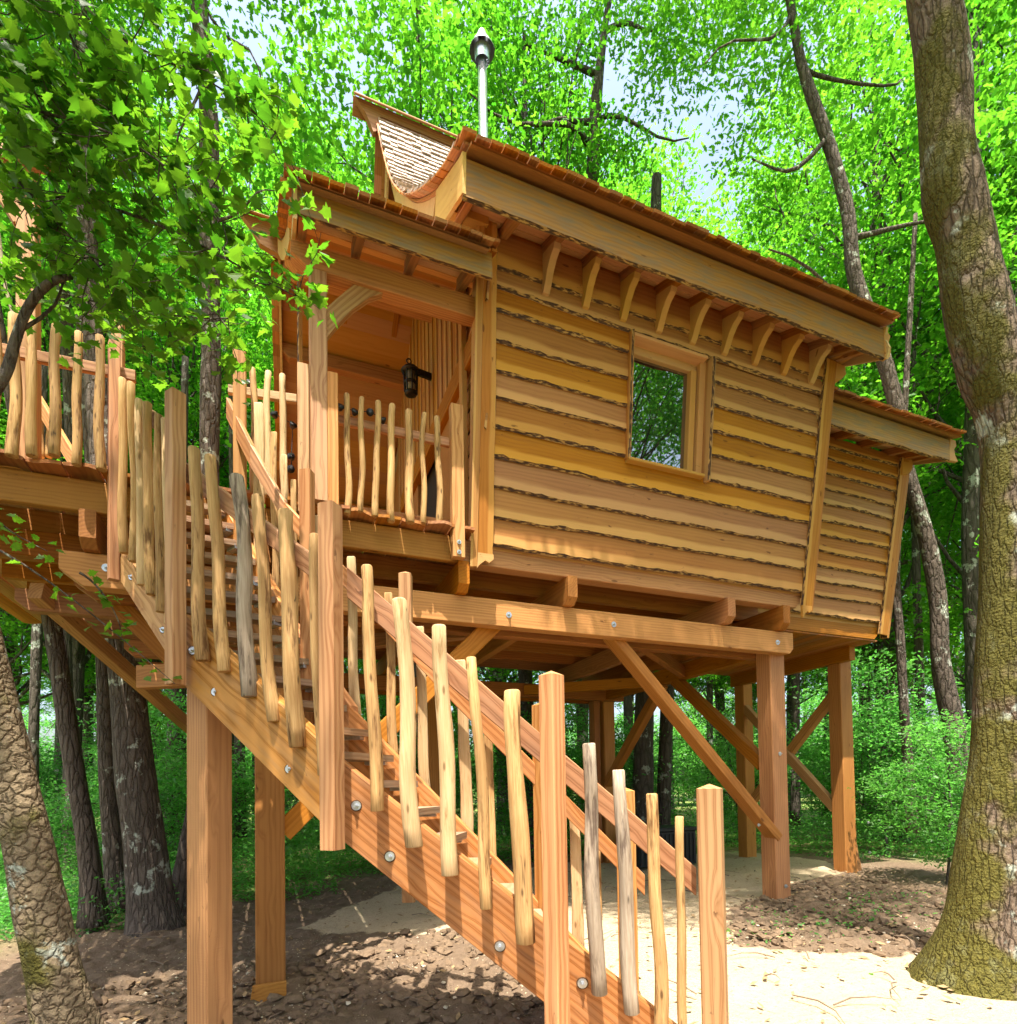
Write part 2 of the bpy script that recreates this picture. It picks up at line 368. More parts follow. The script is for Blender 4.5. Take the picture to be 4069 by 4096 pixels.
def barkmat(name, base, dark, moss=0, lichen=.3, scale=1.0, brk='oak'):
    m, t, b, L = nodes(name)
    tc = N(t, 'TexCoord'); mp = N(t, 'Mapping'); mp.inputs['Scale'].default_value = (14 * scale, 14 * scale, 3.6 * scale) if brk == 'oak' else (9 * scale, 9 * scale, 9 * scale)
    L(tc.outputs['Object'], mp.inputs[0])
    nz = N(t, 'TexNoise'); nz.inputs['Scale'].default_value = 1.2; nz.inputs['Detail'].default_value = 3; L(mp.outputs[0], nz.inputs[0])
    ad = N(t, 'VectorMath', operation='ADD'); L(mp.outputs[0], ad.inputs[0])
    s = N(t, 'VectorMath', operation='SCALE'); L(nz.outputs['Color'], s.inputs[0]); s.inputs['Scale'].default_value = 1.0; L(s.outputs[0], ad.inputs[1])
    v = N(t, 'TexVoronoi', feature='DISTANCE_TO_EDGE'); L(ad.outputs[0], v.inputs['Vector']); v.inputs['Scale'].default_value = 1
    vr = ramp(t, [(.0, (0, 0, 0)), (.16, (.7, .7, .7)), (.5, (1, 1, 1))]); L(v.outputs['Distance'], vr.inputs[0])
    col = mix(t, vr.outputs[0], dark, base)
    fine = N(t, 'TexNoise'); fine.inputs['Scale'].default_value = 45; fine.inputs['Detail'].default_value = 4; L(tc.outputs['Object'], fine.inputs[0])
    col = mix(t, .5, col, mix(t, fine.outputs[0], tuple(c * .45 for c in base), tuple(min(1, c * 1.6) for c in base)))
    if lichen:
        ln = N(t, 'TexNoise'); ln.inputs['Scale'].default_value = 3.2; ln.inputs['Detail'].default_value = 6; ln.inputs['Roughness'].default_value = .65; L(tc.outputs['Object'], ln.inputs[0])
        lr = ramp(t, [(.64 - .1 * lichen, (0, 0, 0)), (.67 - .08 * lichen, (1, 1, 1))]); L(ln.outputs[0], lr.inputs[0])
        col = mix(t, math_(t, 'MULTIPLY', lr.outputs[0], .85), col, (.40, .42, .34))
    hgt = math_(t, 'MULTIPLY', vr.outputs[0], 1.0)
    if moss:
        g = N(t, 'NewGeometry'); sx = N(t, 'SeparateXYZ'); L(g.outputs['Normal'], sx.inputs[0])
        mn = N(t, 'TexNoise'); mn.inputs['Scale'].default_value = 2.4; mn.inputs['Detail'].default_value = 5; L(tc.outputs['Object'], mn.inputs[0])
        f = math_(t, 'ADD', mn.outputs[0], math_(t, 'MULTIPLY', sx.outputs['X'], -.22 * moss))
        f = math_(t, 'ADD', f, math_(t, 'MULTIPLY', sx.outputs['Z'], .25))
        mr = ramp(t, [(.55, (0, 0, 0)), (.66, (1, 1, 1))]); L(f, mr.inputs[0])
        mf = N(t, 'TexNoise'); mf.inputs['Scale'].default_value = 60; mf.inputs['Detail'].default_value = 3; L(tc.outputs['Object'], mf.inputs[0])
        col = mix(t, math_(t, 'MULTIPLY', mr.outputs[0], .9), col, mix(t, mf.outputs[0], (.035, .036, .006), (.17, .145, .022)))
        hgt = math_(t, 'ADD', hgt, math_(t, 'MULTIPLY', mr.outputs[0], math_(t, 'MULTIPLY', mf.outputs[0], 1.4)))
    L(col, b.inputs['Base Color']); b.inputs['Roughness'].default_value = .9; b.inputs['Specular IOR Level'].default_value = .15
    bp = N(t, 'Bump'); bp.inputs['Strength'].default_value = .9; bp.inputs['Distance'].default_value = .03
    L(math_(t, 'ADD', hgt, math_(t, 'MULTIPLY', fine.outputs[0], .5)), bp.inputs['Height']); L(bp.outputs[0], b.inputs['Normal'])
    return m
BARK = barkmat('oak_bark', (.13, .10, .078), (.022, .016, .012), lichen=.5)
BARK_F = barkmat('far_bark', (.11, .09, .07), (.025, .019, .014), lichen=.4, scale=.7)
BARK_M = barkmat('mossy_oak_bark', (.17, .12, .082), (.022, .015, .010), moss=.9, lichen=.75, scale=1.5)
BARK_G = barkmat('flaky_bark', (.26, .19, .115), (.06, .04, .02), moss=.45, lichen=.35, scale=1.3, brk='plate')

def soil():
    m, t, b, L = nodes('forest_soil')
    tc = N(t, 'TexCoord'); at = N(t, 'Attribute', attribute_name='sand'); ag = N(t, 'Attribute', attribute_name='field')
    P = tc.outputs['Object']
    def nz(s, d=5, r=.6):
        n = N(t, 'TexNoise'); n.inputs['Scale'].default_value = s; n.inputs['Detail'].default_value = d; n.inputs['Roughness'].default_value = r; L(P, n.inputs[0]); return n.outputs[0]
    a = nz(1.3); c = nz(16); d = nz(70, 3)
    so_ = mix(t, c, (.085, .058, .038), (.26, .185, .125)); so_ = mix(t, math_(t, 'MULTIPLY', d, .6), so_, mix(t, a, (.20, .13, .08), (.11, .07, .04)))
    v = N(t, 'TexVoronoi'); v.inputs['Scale'].default_value = 26; L(P, v.inputs['Vector'])
    chip = math_(t, 'MULTIPLY', math_(t, 'LESS_THAN', v.outputs['Distance'], .2), math_(t, 'GREATER_THAN', nz(3), .52))
    so_ = mix(t, math_(t, 'MULTIPLY', chip, .7), so_, (.50, .40, .26))
    sa = mix(t, c, (.40, .30, .185), (.52, .41, .27)); sa = mix(t, math_(t, 'MULTIPLY', math_(t, 'GREATER_THAN', nz(34, 6, .7), .60), .75), sa, (.20, .13, .08))
    e = math_(t, 'ADD', at.outputs['Fac'], math_(t, 'MULTIPLY', math_(t, 'SUBTRACT', nz(7, 6, .65), .5), .7))
    er = ramp(t, [(.44, (0, 0, 0)), (.56, (1, 1, 1))]); L(e, er.inputs[0])
    col = mix(t, er.outputs[0], so_, sa)
    # leaf litter and grass further back
    lit = mix(t, nz(22, 4), (.09, .075, .03), (.27, .24, .10)); gr = mix(t, nz(9, 4), (.05, .13, .02), (.20, .30, .06))
    lg = mix(t, math_(t, 'GREATER_THAN', a, .5), lit, gr)
    col = mix(t, ag.outputs['Fac'], col, lg)
    L(col, b.inputs['Base Color']); b.inputs['Roughness'].default_value = .95; b.inputs['Specular IOR Level'].default_value = .1
    bp = N(t, 'Bump'); bp.inputs['Strength'].default_value = .8; bp.inputs['Distance'].default_value = .025
    L(math_(t, 'ADD', math_(t, 'MULTIPLY', c, 1.2), math_(t, 'ADD', d, math_(t, 'MULTIPLY', chip, .4))), bp.inputs['Height']); L(bp.outputs[0], b.inputs['Normal'])
    return m
M_SOIL = soil()
M_CLOD = simple('clod_earth', (.17, .115, .072), .95, 0, .1)
M_STONE = simple('pale_stone', (.52, .44, .32), .85, 0, .2)
M_LITTER = simple('dry_leaf', (.30, .20, .10), .8, 0, .2)

def glassmat():
    m, t, b, L = nodes('window_glass')
    b.inputs['Base Color'].default_value = (.01, .012, .014, 1); b.inputs['Roughness'].default_value = .015
    b.inputs['IOR'].default_value = 2.3; b.inputs['Specular IOR Level'].default_value = .8; b.inputs['Coat Weight'].default_value = 1; b.inputs['Coat Roughness'].default_value = .01; b.inputs['Coat IOR'].default_value = 1.9
    nz = N(t, 'TexNoise'); nz.inputs['Scale'].default_value = 2.2; bp = N(t, 'Bump'); bp.inputs['Strength'].default_value = .05; bp.inputs['Distance'].default_value = .01
    tc = N(t, 'TexCoord'); L(tc.outputs['Object'], nz.inputs[0]); L(nz.outputs[0], bp.inputs['Height']); L(bp.outputs[0], b.inputs['Normal'])
    return m
M_GLASS = glassmat()
# ------------------------------------------------------------------ boards with a live (waney) edge
def live(name, o, dx, dz, back, L, W, th, mat, parent, seed, amp=.012, step=.07, wane=.02, both=False, W1=None, shear=0):
    dx = Vector(dx).normalized(); dz = Vector(dz).normalized(); y = dz.cross(dx).normalized(); dz = dx.cross(y) * 1.0
    if dz.dot(Vector(dz)) < 0: pass
    s = 1 if y.dot(Vector(back)) > 0 else -1
    o = Vector(o); M = Matrix(((dx.x, y.x, dz.x, o.x), (dx.y, y.y, dz.y, o.y), (dx.z, y.z, dz.z, o.z), (0, 0, 0, 1)))
    n = max(2, int(L / step)); V, Fc, va, mi = [], [], [], []
    W1 = W if W1 is None else W1
    for i in range(n + 1):
        x = L * i / n; Wi = W + (W1 - W) * i / n
        f = lambda k: noise.noise(Vector((x * 1.1 + seed * 3.7, k, seed))) * amp * 1.7 + noise.noise(Vector((x * 6 + seed, k + 5, 0))) * amp * .45
        e = f(0); wn = wane * (.6 + 1.1 * abs(noise.noise(Vector((x * 11, seed * 2.2, 3)))))
        e2 = Wi + (f(9) if both else 0)
        wt = wane * (.5 + abs(noise.noise(Vector((x * 9, seed * 5.2, 7))))) if both else .002
        xs = x
        V += [(xs + shear * e2, s * .001, e2 - wt), (xs + shear * .4 * Wi, 0, Wi * .42), (xs, 0, e + wn), (xs, s * th * .8, e), (xs, s * th, e + .002), (xs + shear * e2, s * th, e2)]
        va += [1, .42, wn / Wi, 0, 0, 1]
    for i in range(n):
        for k in range(6):
            q = (k + 1) % 6; a = i * 6
            fc = (a + k, a + q, a + 6 + q, a + 6 + k)
            Fc.append(fc if s > 0 else fc[::-1]); mi.append(1 if k == 2 or (both and k == 5) else 0)
    Fc += [tuple(range(5, -1, -1)), tuple(range(n * 6, n * 6 + 6))]; mi += [0, 0]
    me = mesh(name, V, Fc); me.materials.append(mat); me.materials.append(M_BARKE)
    me.polygons.foreach_set('material_index', mi)
    at = me.attributes.new('v', 'FLOAT', 'POINT'); at.data.foreach_set('value', va)
    return link(name, me, None, parent, M)

ROOT = empty('tree_house', (2, 5.45, 3.75), 'larch treehouse cabin with waney board walls, one window and swept shingle roofs', 'treehouse')
H = ROOT
XR = Vector((1, 0, 0)); ZU = Vector((0, 0, 1)); YB = Vector((0, 1, 0))
ZW0, ZW1 = 3.92, 6.95
def YW(z): return 5.42 - (z - 3.95) * .30 / 2.95
XL, XRt = 1.84, 6.40
WX0, WX1, WZ0, WZ1 = 3.62, 4.56, 5.07, 6.37     # window opening
# --- wall cores
def core(name, pieces, mat, parent):
    V, Fc = [], []
    for (x0, x1, z0, z1, yf, th) in pieces:
        b = len(V)
        for x in (x0, x1):
            for z in (z0, z1):
                V += [(x, yf(z), z), (x, yf(z) + th, z)]
        Fc += [tuple(b + k for k in f) for f in ((0, 4, 6, 2), (1, 3, 7, 5), (0, 1, 5, 4), (2, 6, 7, 3), (0, 2, 3, 1), (4, 5, 7, 6))]
    return link(name, mesh(name, V, Fc), mat, parent)
yf = lambda z: YW(z) + .03
WALLF = core('wall', [(XL, WX0, ZW0, ZW1, yf, .12), (WX1, XRt, ZW0, ZW1, yf, .12), (WX0, WX1, ZW0, WZ0, yf, .12), (WX0, WX1, WZ1, ZW1, yf, .12)], W_SIDE, H)
def box(name, x0, x1, y0, y1, z0, z1, mat, parent):
    c = Vector(((x0 + x1) / 2, (y0 + y1) / 2, (z0 + z1) / 2)); a, b, d = (x1 - x0) / 2, (y1 - y0) / 2, (z1 - z0) / 2
    V = [(sx * a, sy * b, sz * d) for sx in (-1, 1) for sy in (-1, 1) for sz in (-1, 1)]
    return link(name, mesh(name, V, [(0, 1, 3, 2), (4, 6, 7, 5), (0, 4, 5, 1), (2, 3, 7, 6), (0, 2, 6, 4), (1, 5, 7, 3)]), mat, parent, Matrix.Translation(c))
box('floor', 1.9, 6.35, 5.66, 10.25, 3.985, 4.03, M_DARK, H)
# siding rows: lower edge heights measured on the wall
rowsL = [6.84, 6.57, 6.385, 6.17, 5.89, 5.61, 5.36, 5.08, 4.79, 4.49, 4.21, 3.93]
rowsR = [6.84, 6.57, 6.35, 6.13, 5.88, 5.60, 5.33, 5.04, 4.76, 4.49, 4.20, 3.93]
def sidebd(x0, x1, zb, zt, seed, Yf, parent, amp=.012, zb1=None):
    o = Vector((x0, Yf(zb) - .034, zb)); top = Vector((x0, Yf(zt) - .004, zt + .025)); dz = top - o
    dx = Vector((x1 - x0, 0, (zb1 - zb) if zb1 is not None else 0))
    return live('siding_board', o, dx, dz, YB, dx.length, dz.length, .026, W_SIDE, parent, seed, amp, wane=.034)
for k in range(1, 12):
    zt, zb = rowsL[k - 1], rowsL[k]
    if k == 1: zt = 6.9
    if k in (3, 4, 5, 6, 7):
        sidebd(2.0, 3.60, zb, zt, 10 + k, YW, WALLF)
        sidebd(4.69, 6.42 - .01 * k, rowsR[k], rowsR[k - 1], 40 + k, YW, WALLF)
    else: sidebd(2.0, 6.44 - .012 * k, zb, zt, 70 + k, YW, WALLF, .014)
# --- window
wy = lambda z: YW(z)
def wp(x, z, d=0): return Vector((x, wy(z) + d, z))
WIN = bar('window', wp(3.64, 6.315, .13), wp(4.545, 6.315, .13), .09, .10, W_TRIM, H)
bar('frame', wp(4.50, 5.12, .10), wp(4.50, 6.27, .10), .08, .085, W_TRIM, WIN, up=YB)
bar('frame', wp(3.665, 5.12, .12), wp(3.665, 6.27, .12), .08, .05, W_TRIM, WIN, up=YB)
bar('frame', wp(3.64, 5.10, .10), wp(4.545, 5.10, .10), .08, .06, W_TRIM, WIN)
prism('pane', [wp(3.66, 5.12, .13), wp(4.47, 5.12, .13), wp(4.47, 6.28, .13), wp(3.66, 6.28, .13)], YB, .01, M_GLASS, WIN)
bar('window_lintel', wp(3.60, 6.37, .045), wp(4.60, 6.37, .045), .19, .035, W_SOFF, H)
bar('window_ledge', wp(3.575, 5.055, .02), wp(4.60, 5.055, .02), .21, .035, W_TRIM, H)
live('window_board', wp(3.565, 5.06, -.085), wp(0, 6.39) - wp(0, 5.06), (0, 1, .1), (1, 0, 0), 1.33, .14, .03, W_TRIM, H, 3, .006, wane=.012)
live('window_board', wp(4.64, 5.0, -.10), wp(0, 6.37) - wp(0, 5.0), (0, 1, .1), (1, 0, 0), 1.37, .24, .035, W_TRIM, H, 5, .006, wane=.018)
box('window_unlit_sheet', 3.5, 4.7, 5.75, 5.8, 4.9, 6.5, M_DARK, H)  # dark sheet behind the pane in place of the unlit room
# --- corner boards
def vboard(x0, x1, w0, w1, z0, z1, d, seed, Yf=YW, th=.035, both=False, parent=H, dirx=1):
    o = Vector((x0, Yf(z0) - d, z0)); e = Vector((x1, Yf(z1) - d, z1))
    return live('corner_board', o, e - o, (dirx, 0, 0), YB, (e - o).length, w0, th, W_TRIM, parent, seed, .008, wane=.014, both=both, W1=w1)
vboard(2.05, 2.03, .19, .19, 3.83, 6.99, .055, 4, dirx=-1)
live('corner_board', (1.80, YW(3.72) - .04, 3.70), Vector((1.815, YW(6.95) - .04, 6.97)) - Vector((1.80, YW(3.72) - .04, 3.70)), (.5, -.25, 0), (0.4, 1, 0), 3.28, .075, .05, W_TRIM, H, 9, .004, wane=.006)
vboard(6.25, 6.43, .17, .17, 3.76, 6.82, .055, 14)
vboard(6.425, 6.60, .045, .045, 3.72, 6.84, .03, 15, th=.14)
# shaped feet of the corner boards
for (xa, xb, z) in ((1.865, 2.045, 3.84), (6.255, 6.42, 3.77)):
    prism('corner_foot', [(xa, YW(z) - .055, z), (xb, YW(z) - .055, z), (xb, YW(z) - .055, z - .05), (xb - .05, YW(z) - .055, z - .09), ((xa + xb) / 2, YW(z) - .055, z - .07), (xa + .03, YW(z) - .055, z - .12), (xa, YW(z) - .055, z - .16)], YB, .034, W_TRIM, H)
# --- left end wall (porch side): boards, dark sheet in the door opening, gable boards
box('end_wall', 1.93, 2.02, 5.45, 7.05, 4.03, 6.05, W_CEIL, H)
box('end_wall', 1.93, 2.02, 8.1, 10.25, 4.03, 6.9, W_CEIL, H)
box('doorway_unlit_sheet', 2.04, 2.08, 7.0, 8.2, 4.03, 6.1, M_DARK, H)  # dark sheet, darkness of the unlit interior put into its colour
for k in range(9):
    z = 4.08 + k * .235
    live('siding_board', (1.915, 5.14 + (0.25 if z < 5 else .1), z), (0, 1, 0), (.12, 0, 1), (1, 0, 0), .62, .25, .024, W_SIDE, H, 100 + k, .008)
for k in range(8):
    z = 6.2 + k * .2
    live('siding_board', (1.905, 5.1, z), (0, 1, 0), (.1, 0, 1), (1, 0, 0), .75, .21, .024, W_SIDE, H, 130 + k, .008)
bar('door_beam', (1.93, 5.2, 6.0), (1.93, 9.0, 6.0), .14, .24, W_JOIST, H)
bar('door_post', (1.86, 5.72, 4.05), (1.86, 5.72, 7.1), .06, .10, W_TRIM, H)
for k in range(17):
    y = 5.85 + k * .21; zt = 7.0 + (y - 5.85) * .75 if y < 7.85 else 9.7 - (y - 7.85) * .8
    live('gable_board', (1.90, y, 5.98 + (.05 if k % 2 else 0)), ZU, (0, 1, 0), (1, 0, 0), zt - 5.98, .15, .025, W_TRIM, H, 160 + k, .007, wane=.014)
for k in range(16):
    y = 5.95 + k * .21; zt = 7.0 + (y - 5.85) * .75 if y < 7.85 else 9.7 - (y - 7.85) * .8
    bar('gable_board', (1.935, y + .06, 6.1), (1.935, y + .06, zt), .10, .02, W_CEIL, H, up=YB)
# other walls
core('wall', [(XL, XRt, 4.0, 7.0, lambda z: 10.2 + (z - 4) * .1, .1)], W_SIDE, H)
# right end wall
box('end_wall', 6.33, 6.4, 5.5, 10.2, 4.0, 7.0, W_SIDE, H)
# sill beams
bar('sill_beam', (1.72, 5.54, 3.867), (6.30, 5.54, 3.867), .16, .236, W_BEAM, H, e1=.08)
# --- roofs
def prof_interp(prof, n):
    d = [0]
    for a, b in zip(prof, prof[1:]): d.append(d[-1] + math.dist(a, b))
    out = []
    for i in range(n + 1):
        s = d[-1] * i / n; k = 0
        while k < len(d) - 2 and d[k + 1] < s: k += 1
        t = (s - d[k]) / (d[k + 1] - d[k]); a, b = prof[k], prof[k + 1]
        out.append((a[0] + (b[0] - a[0]) * t, a[1] + (b[1] - a[1]) * t))
    return out, d[-1]
def smooth_prof(prof, n=24):
    P, _ = prof_interp(prof, n)
    for _ in range(2): P = [P[0]] + [((a[0] + 2 * b[0] + c[0]) / 4, (a[1] + 2 * b[1] + c[1]) / 4) for a, b, c in zip(P, P[1:], P[2:])] + [P[-1]]
    return P
def roof(prof, yr, xl0, xl1, xr0, xr1, course, label_seed, eave_parts=True, back=True):
    """shingled roof: prof = (Y, Z) from eave to ridge; x limits at eave and ridge"""
    P = smooth_prof(prof)
    rq = random.Random(label_seed)
    sides = [P] + ([[(2 * yr - y, z) for y, z in P]] if back else [])
    # deck under the shingles
    V, Fc = [], []
    for sd in sides:
        b = len(V); n = len(sd)
        for i, (y, z) in enumerate(sd):
            t = i / (n - 1); xa = xl0 + (xl1 - xl0) * t + .10; xb = xr0 + (xr1 - xr0) * t - .10
            V += [(xa, y, z - .035), (xb, y, z - .035), (xa, y, z - .06), (xb, y, z - .06)]
        for i in range(n - 1):
            q = b + i * 4
            Fc += [(q, q + 1, q + 5, q + 4), (q + 2, q + 6, q + 7, q + 3), (q, q + 4, q + 6, q + 2), (q + 1, q + 3, q + 7, q + 5)]
    R = link('roof', mesh('roof', V, Fc), W_CEIL, H)
    # shingle courses
    V, Fc = [], []; parts = []
    for si, sd in enumerate(sides):
        nC = 80; Q, Ltot = prof_interp(sd, nC)
        nc = int(Ltot / course)
        for c in range(nc):
            s0 = c * course; i0 = s0 / Ltot * nC
            def at(s):
                u = max(0, min(nC - 1e-6, s / Ltot * nC)); k = int(u); f = u - k
                return Vector((0, Q[k][0] + (Q[k + 1][0] - Q[k][0]) * f, Q[k][1] + (Q[k + 1][1] - Q[k][1]) * f))
            t = s0 / Ltot; xa = xl0 + (xl1 - xl0) * t; xb = xr0 + (xr1 - xr0) * t
            a = at(s0); e = at(min(Ltot, s0 + course * 2.2)); d = (e - a).normalized(); nn = Vector((1, 0, 0)).cross(d)
            if nn.z < 0: nn = -nn
            x = xa + rq.uniform(0, .03)
            while x < xb - .03:
                wd = min(rq.uniform(.09, .145), xb - x); j = rq.uniform(-.012, .012); ln = (e - a).length
                lift = .046 + rq.uniform(-.006, .008); th = .026
                p = a + d * j
                top = [p + nn * (lift), a + d * ln + nn * .004]; bot = [p + nn * (lift - th), a + d * ln - nn * .012]
                vs = []
                for xx in (x + .0035, x + wd - .0035):
                    for q in (top[0], top[1], bot[1], bot[0]): vs.append(Vector((xx, q.y, q.z)))
                fs = [(0, 1, 2, 3), (7, 6, 5, 4), (0, 4, 5, 1), (3, 2, 6, 7), (0, 3, 7, 4), (1, 5, 6, 2)]
                if eave_parts and si == 0 and c < 2:
                    parts.append((vs, fs))
                else:
                    b = len(V); V += vs; Fc += [tuple(b + k for k in f) for f in fs]
                x += wd
    o = link('shingle_courses', mesh('shingle_courses', V, Fc), M_SHTOP, R); o['kind'] = 'stuff'
    # lower lining rows seen from below, each shingle its own piece
    for vs, fs in parts[:150]:
        c = sum(vs, Vector()) / 8
        # local X along the slope
        dx = (vs[1] - vs[0]).normalized(); y = Vector((1, 0, 0)); z = dx.cross(y)
        M = Matrix(((dx.x, y.x, z.x, c.x), (dx.y, y.y, z.y, c.y), (dx.z, y.z, z.z, c.z), (0, 0, 0, 1))); Mi = M.inverted()
        link('shingle', mesh('shingle', [Mi @ v for v in vs], fs), W_SHIN, R, M)
    # underlay row of shorter shingles below the eave
    sd = sides[0]; Q, Lt = prof_interp(sd, 80); a = Vector((0, *Q[0])); d = (Vector((0, *Q[4])) - a).normalized(); nn = Vector((1, 0, 0)).cross(d)
    if nn.z < 0: nn = -nn
    x = xl0 + .05; a2 = a + d * .07 - nn * .016
    cnt = 0
    while x < xr0 - .03 and cnt < 120:
        wd = min(rq.uniform(.10, .15), xr0 - x); j = rq.uniform(-.015, .015)
        bar('shingle', a2 + d * j + Vector((x + wd / 2, 0, 0)), a2 + d * (.32) + Vector((x + wd / 2, 0, 0)), wd - .005, .02, W_SHIN, R, up=nn, ch=.002); x += wd; cnt += 1
    # verge undersides: shingles that overhang the gable ends, seen edge on
    for sgn, x0e, x1e in ((1, xl0, xl1), (-1, xr0, xr1)):
        for si, sd in enumerate(sides):
            Q, Lt = prof_interp(sd, 26)
            for i in range(1, 26):
                a = Vector((0, *Q[i])); e = Vector((0, *Q[min(26, i + 2)])); d = (e - a)
                if d.length < 1e-4: continue
                d.normalize(); nn = Vector((1, 0, 0)).cross(d)
                if nn.z < 0: nn = -nn
                t = i / 26; xx = x0e + (x1e - x0e) * t + sgn * .07
                q = a - nn * .012 + Vector((xx, 0, 0))
                bar('verge_shingle', q - d * .02, q + d * (Lt / 26 * 1.25), .15, .018, W_SHIN, R, up=nn, ch=.002)
    return R, P
def verge_boards(P, yr, x0, x1, i0, i1, wtop, wbot, mat, side=-1, th=.03, segs=5, both=False, depth=.05):
    """curved barge boards following the roof line"""
    n = len(P) - 1
    for sd in ([P] + ([[(2 * yr - y, z) for y, z in P]] if both else [])):
        for s in range(segs):
            a = i0 + (i1 - i0) * s / segs; b = i0 + (i1 - i0) * (s + 1) / segs; up, lo = [], []
            for k in range(5):
                u = a + (b - a) * k / 4; j = int(min(u, n - 1e-6)); f = u - j
                y = sd[j][0] + (sd[j + 1][0] - sd[j][0]) * f; z = sd[j][1] + (sd[j + 1][1] - sd[j][1]) * f
                w_ = wtop + (wbot - wtop) * (1 - (u - i0) / (i1 - i0)); t = u / n; x = x0 + (x1 - x0) * t
                jj = min(j + 1, n); dy, dz = sd[jj][0] - sd[jj - 1][0], sd[jj][1] - sd[jj - 1][1]; l = math.hypot(dy, dz)
                ny, nz = dz / l, -abs(dy) / l
                if sd is not P: ny = -abs(dz) / l
                up.append(Vector((x, y + ny * depth, z + nz * depth))); lo.append(Vector((x, y + ny * (depth + w_), z + nz * (depth + w_))))
            prism('barge_board', up + lo[::-1], (side * -1, 0, 0), th, mat, H)
YR = 7.87
mainP = [(4.50, 7.02), (4.9, 7.17), (5.24, 7.38), (5.86, 7.85), (6.35, 8.27), (6.8, 8.78), (7.15, 9.27), (7.42, 9.80), (7.65, 10.3), (7.87, 10.85)]
RM, PM = roof(mainP, YR, 1.47, 1.34, 6.95, 7.1, .125, 5)
verge_boards(PM, YR, 1.62, 1.50, 6, 22.5, .17, .38, W_BARGE, segs=6, th=.03)
verge_boards(PM, YR, 1.60, 1.48, 6, 22.5, .17, .30, W_BARGE, segs=3, th=.03, both=True)
# first straight barge board at the eave corner
prism('barge_board', [(1.52, 4.62, 6.63), (1.52, 4.60, 6.98), (1.52, 4.70, 7.02), (1.52, 5.46, 7.48), (1.52, 5.56, 7.10)], (1, 0, 0), .035, W_BARGE, H, ax=(0, .85, .5))
prism('barge_board', [(6.86, 4.62, 6.60), (6.86, 4.58, 6.72), (6.86, 4.63, 6.86), (6.86, 4.60, 6.98), (6.86, 5.4, 7.4), (6.86, 5.5, 7.06)], (1, 0, 0), .035, W_BARGE, H, ax=(0, .85, .5))
for xx in (1.56, 6.80):
    prism('purlin_end', [(xx + (-.0 if xx < 3 else 0), 5.02, 6.86), (xx, 5.0, 7.05), (xx, 5.16, 7.12), (xx, 5.2, 6.9)], (1 if xx < 3 else -1, 0, 0), .35, W_TRIM, H)
# ridge prow
prism('ridge_prow', [(1.06, YR - .04, 10.98), (1.20, YR - .04, 10.80), (1.30, YR - .04, 10.58), (1.34, YR - .04, 10.60), (1.40, YR - .04, 10.84), (7.1, YR - .04, 10.84), (7.15, YR - .04, 10.93)], YB, .08, W_SHIN, H)
bar('ridge_board', (1.04, YR - .08, 10.97), (7.15, YR - .08, 10.93), .14, .025, W_SHIN, H, up=Vector((0, -.8, .6)))
bar('ridge_board', (1.04, YR + .08, 10.97), (7.15, YR + .08, 10.90), .2, .025, W_SHIN, H, up=Vector((0, .8, .6)))
# gable walls
def gable(x, P, yr, zb, mat, th=.06):
    pts = [(x, y, z - .1) for y, z in P[5:]] ; pts += [(x, 2 * yr - y, z - .1) for y, z in P[5:][::-1][1:]]
    pts = [(x, pts[0][1], zb)] + pts + [(x, pts[-1][1], zb)]
    prism('gable_wall', pts, (1, 0, 0), th, mat, H)
gable(1.98, PM, YR, 6.9, W_SIDE); gable(6.3, PM, YR, 6.9, W_SIDE)
# rafters with curved brackets, soffit and fascia
for k in range(-1, 13):
    x = 2.10 + .4575 * k
    if k == -1: x = 1.64
    if k == 10: x = 6.52
    if k == 11: x = 6.68
    if k == 12: continue
    bar('rafter', (x, 4.66, 6.735), (x, 5.22, 6.975), .075, .11, W_JOIST, H)
    if 1 <= k <= 9:
        V2 = [(x - .036, 5.11, 6.86), (x - .036, 4.84, 6.765), (x - .036, 4.87, 6.715), (x - .036, 4.95, 6.68), (x - .036, 5.02, 6.61), (x - .036, 5.075, 6.52), (x - .036, 5.115, 6.47), (x - .036, 5.165, 6.46)]
        prism('bracket', V2, (1, 0, 0), .072, W_TRIM, H, ax=(0, -.45, .9))
for k in range(4):
    y = 4.725 + k * .125; z = 6.815 + k * .053
    bar('soffit_board', (1.62, y, z), (6.78, y, z), .121, .02, W_SOFF, H, up=Vector((0, -.40, .92)), ch=.002)
bar('wall_plate', (1.8, 5.17, 6.96), (6.5, 5.17, 6.96), .06, .20, W_JOIST, H)
live('fascia_board', (1.53, 4.625, 6.60), XR, ZU, YB, 5.31, .36, .035, W_FASC, H, 21, .022, wane=.02, step=.09)
prism('eave_scroll', [(6.875, 4.62, 6.60), (6.93, 4.62, 6.64), (6.95, 4.62, 6.72), (6.91, 4.62, 6.80), (6.95, 4.62, 6.90), (6.88, 4.62, 6.97), (6.84, 4.62, 6.97), (6.84, 4.62, 6.60)], YB, .05, W_TRIM, H)

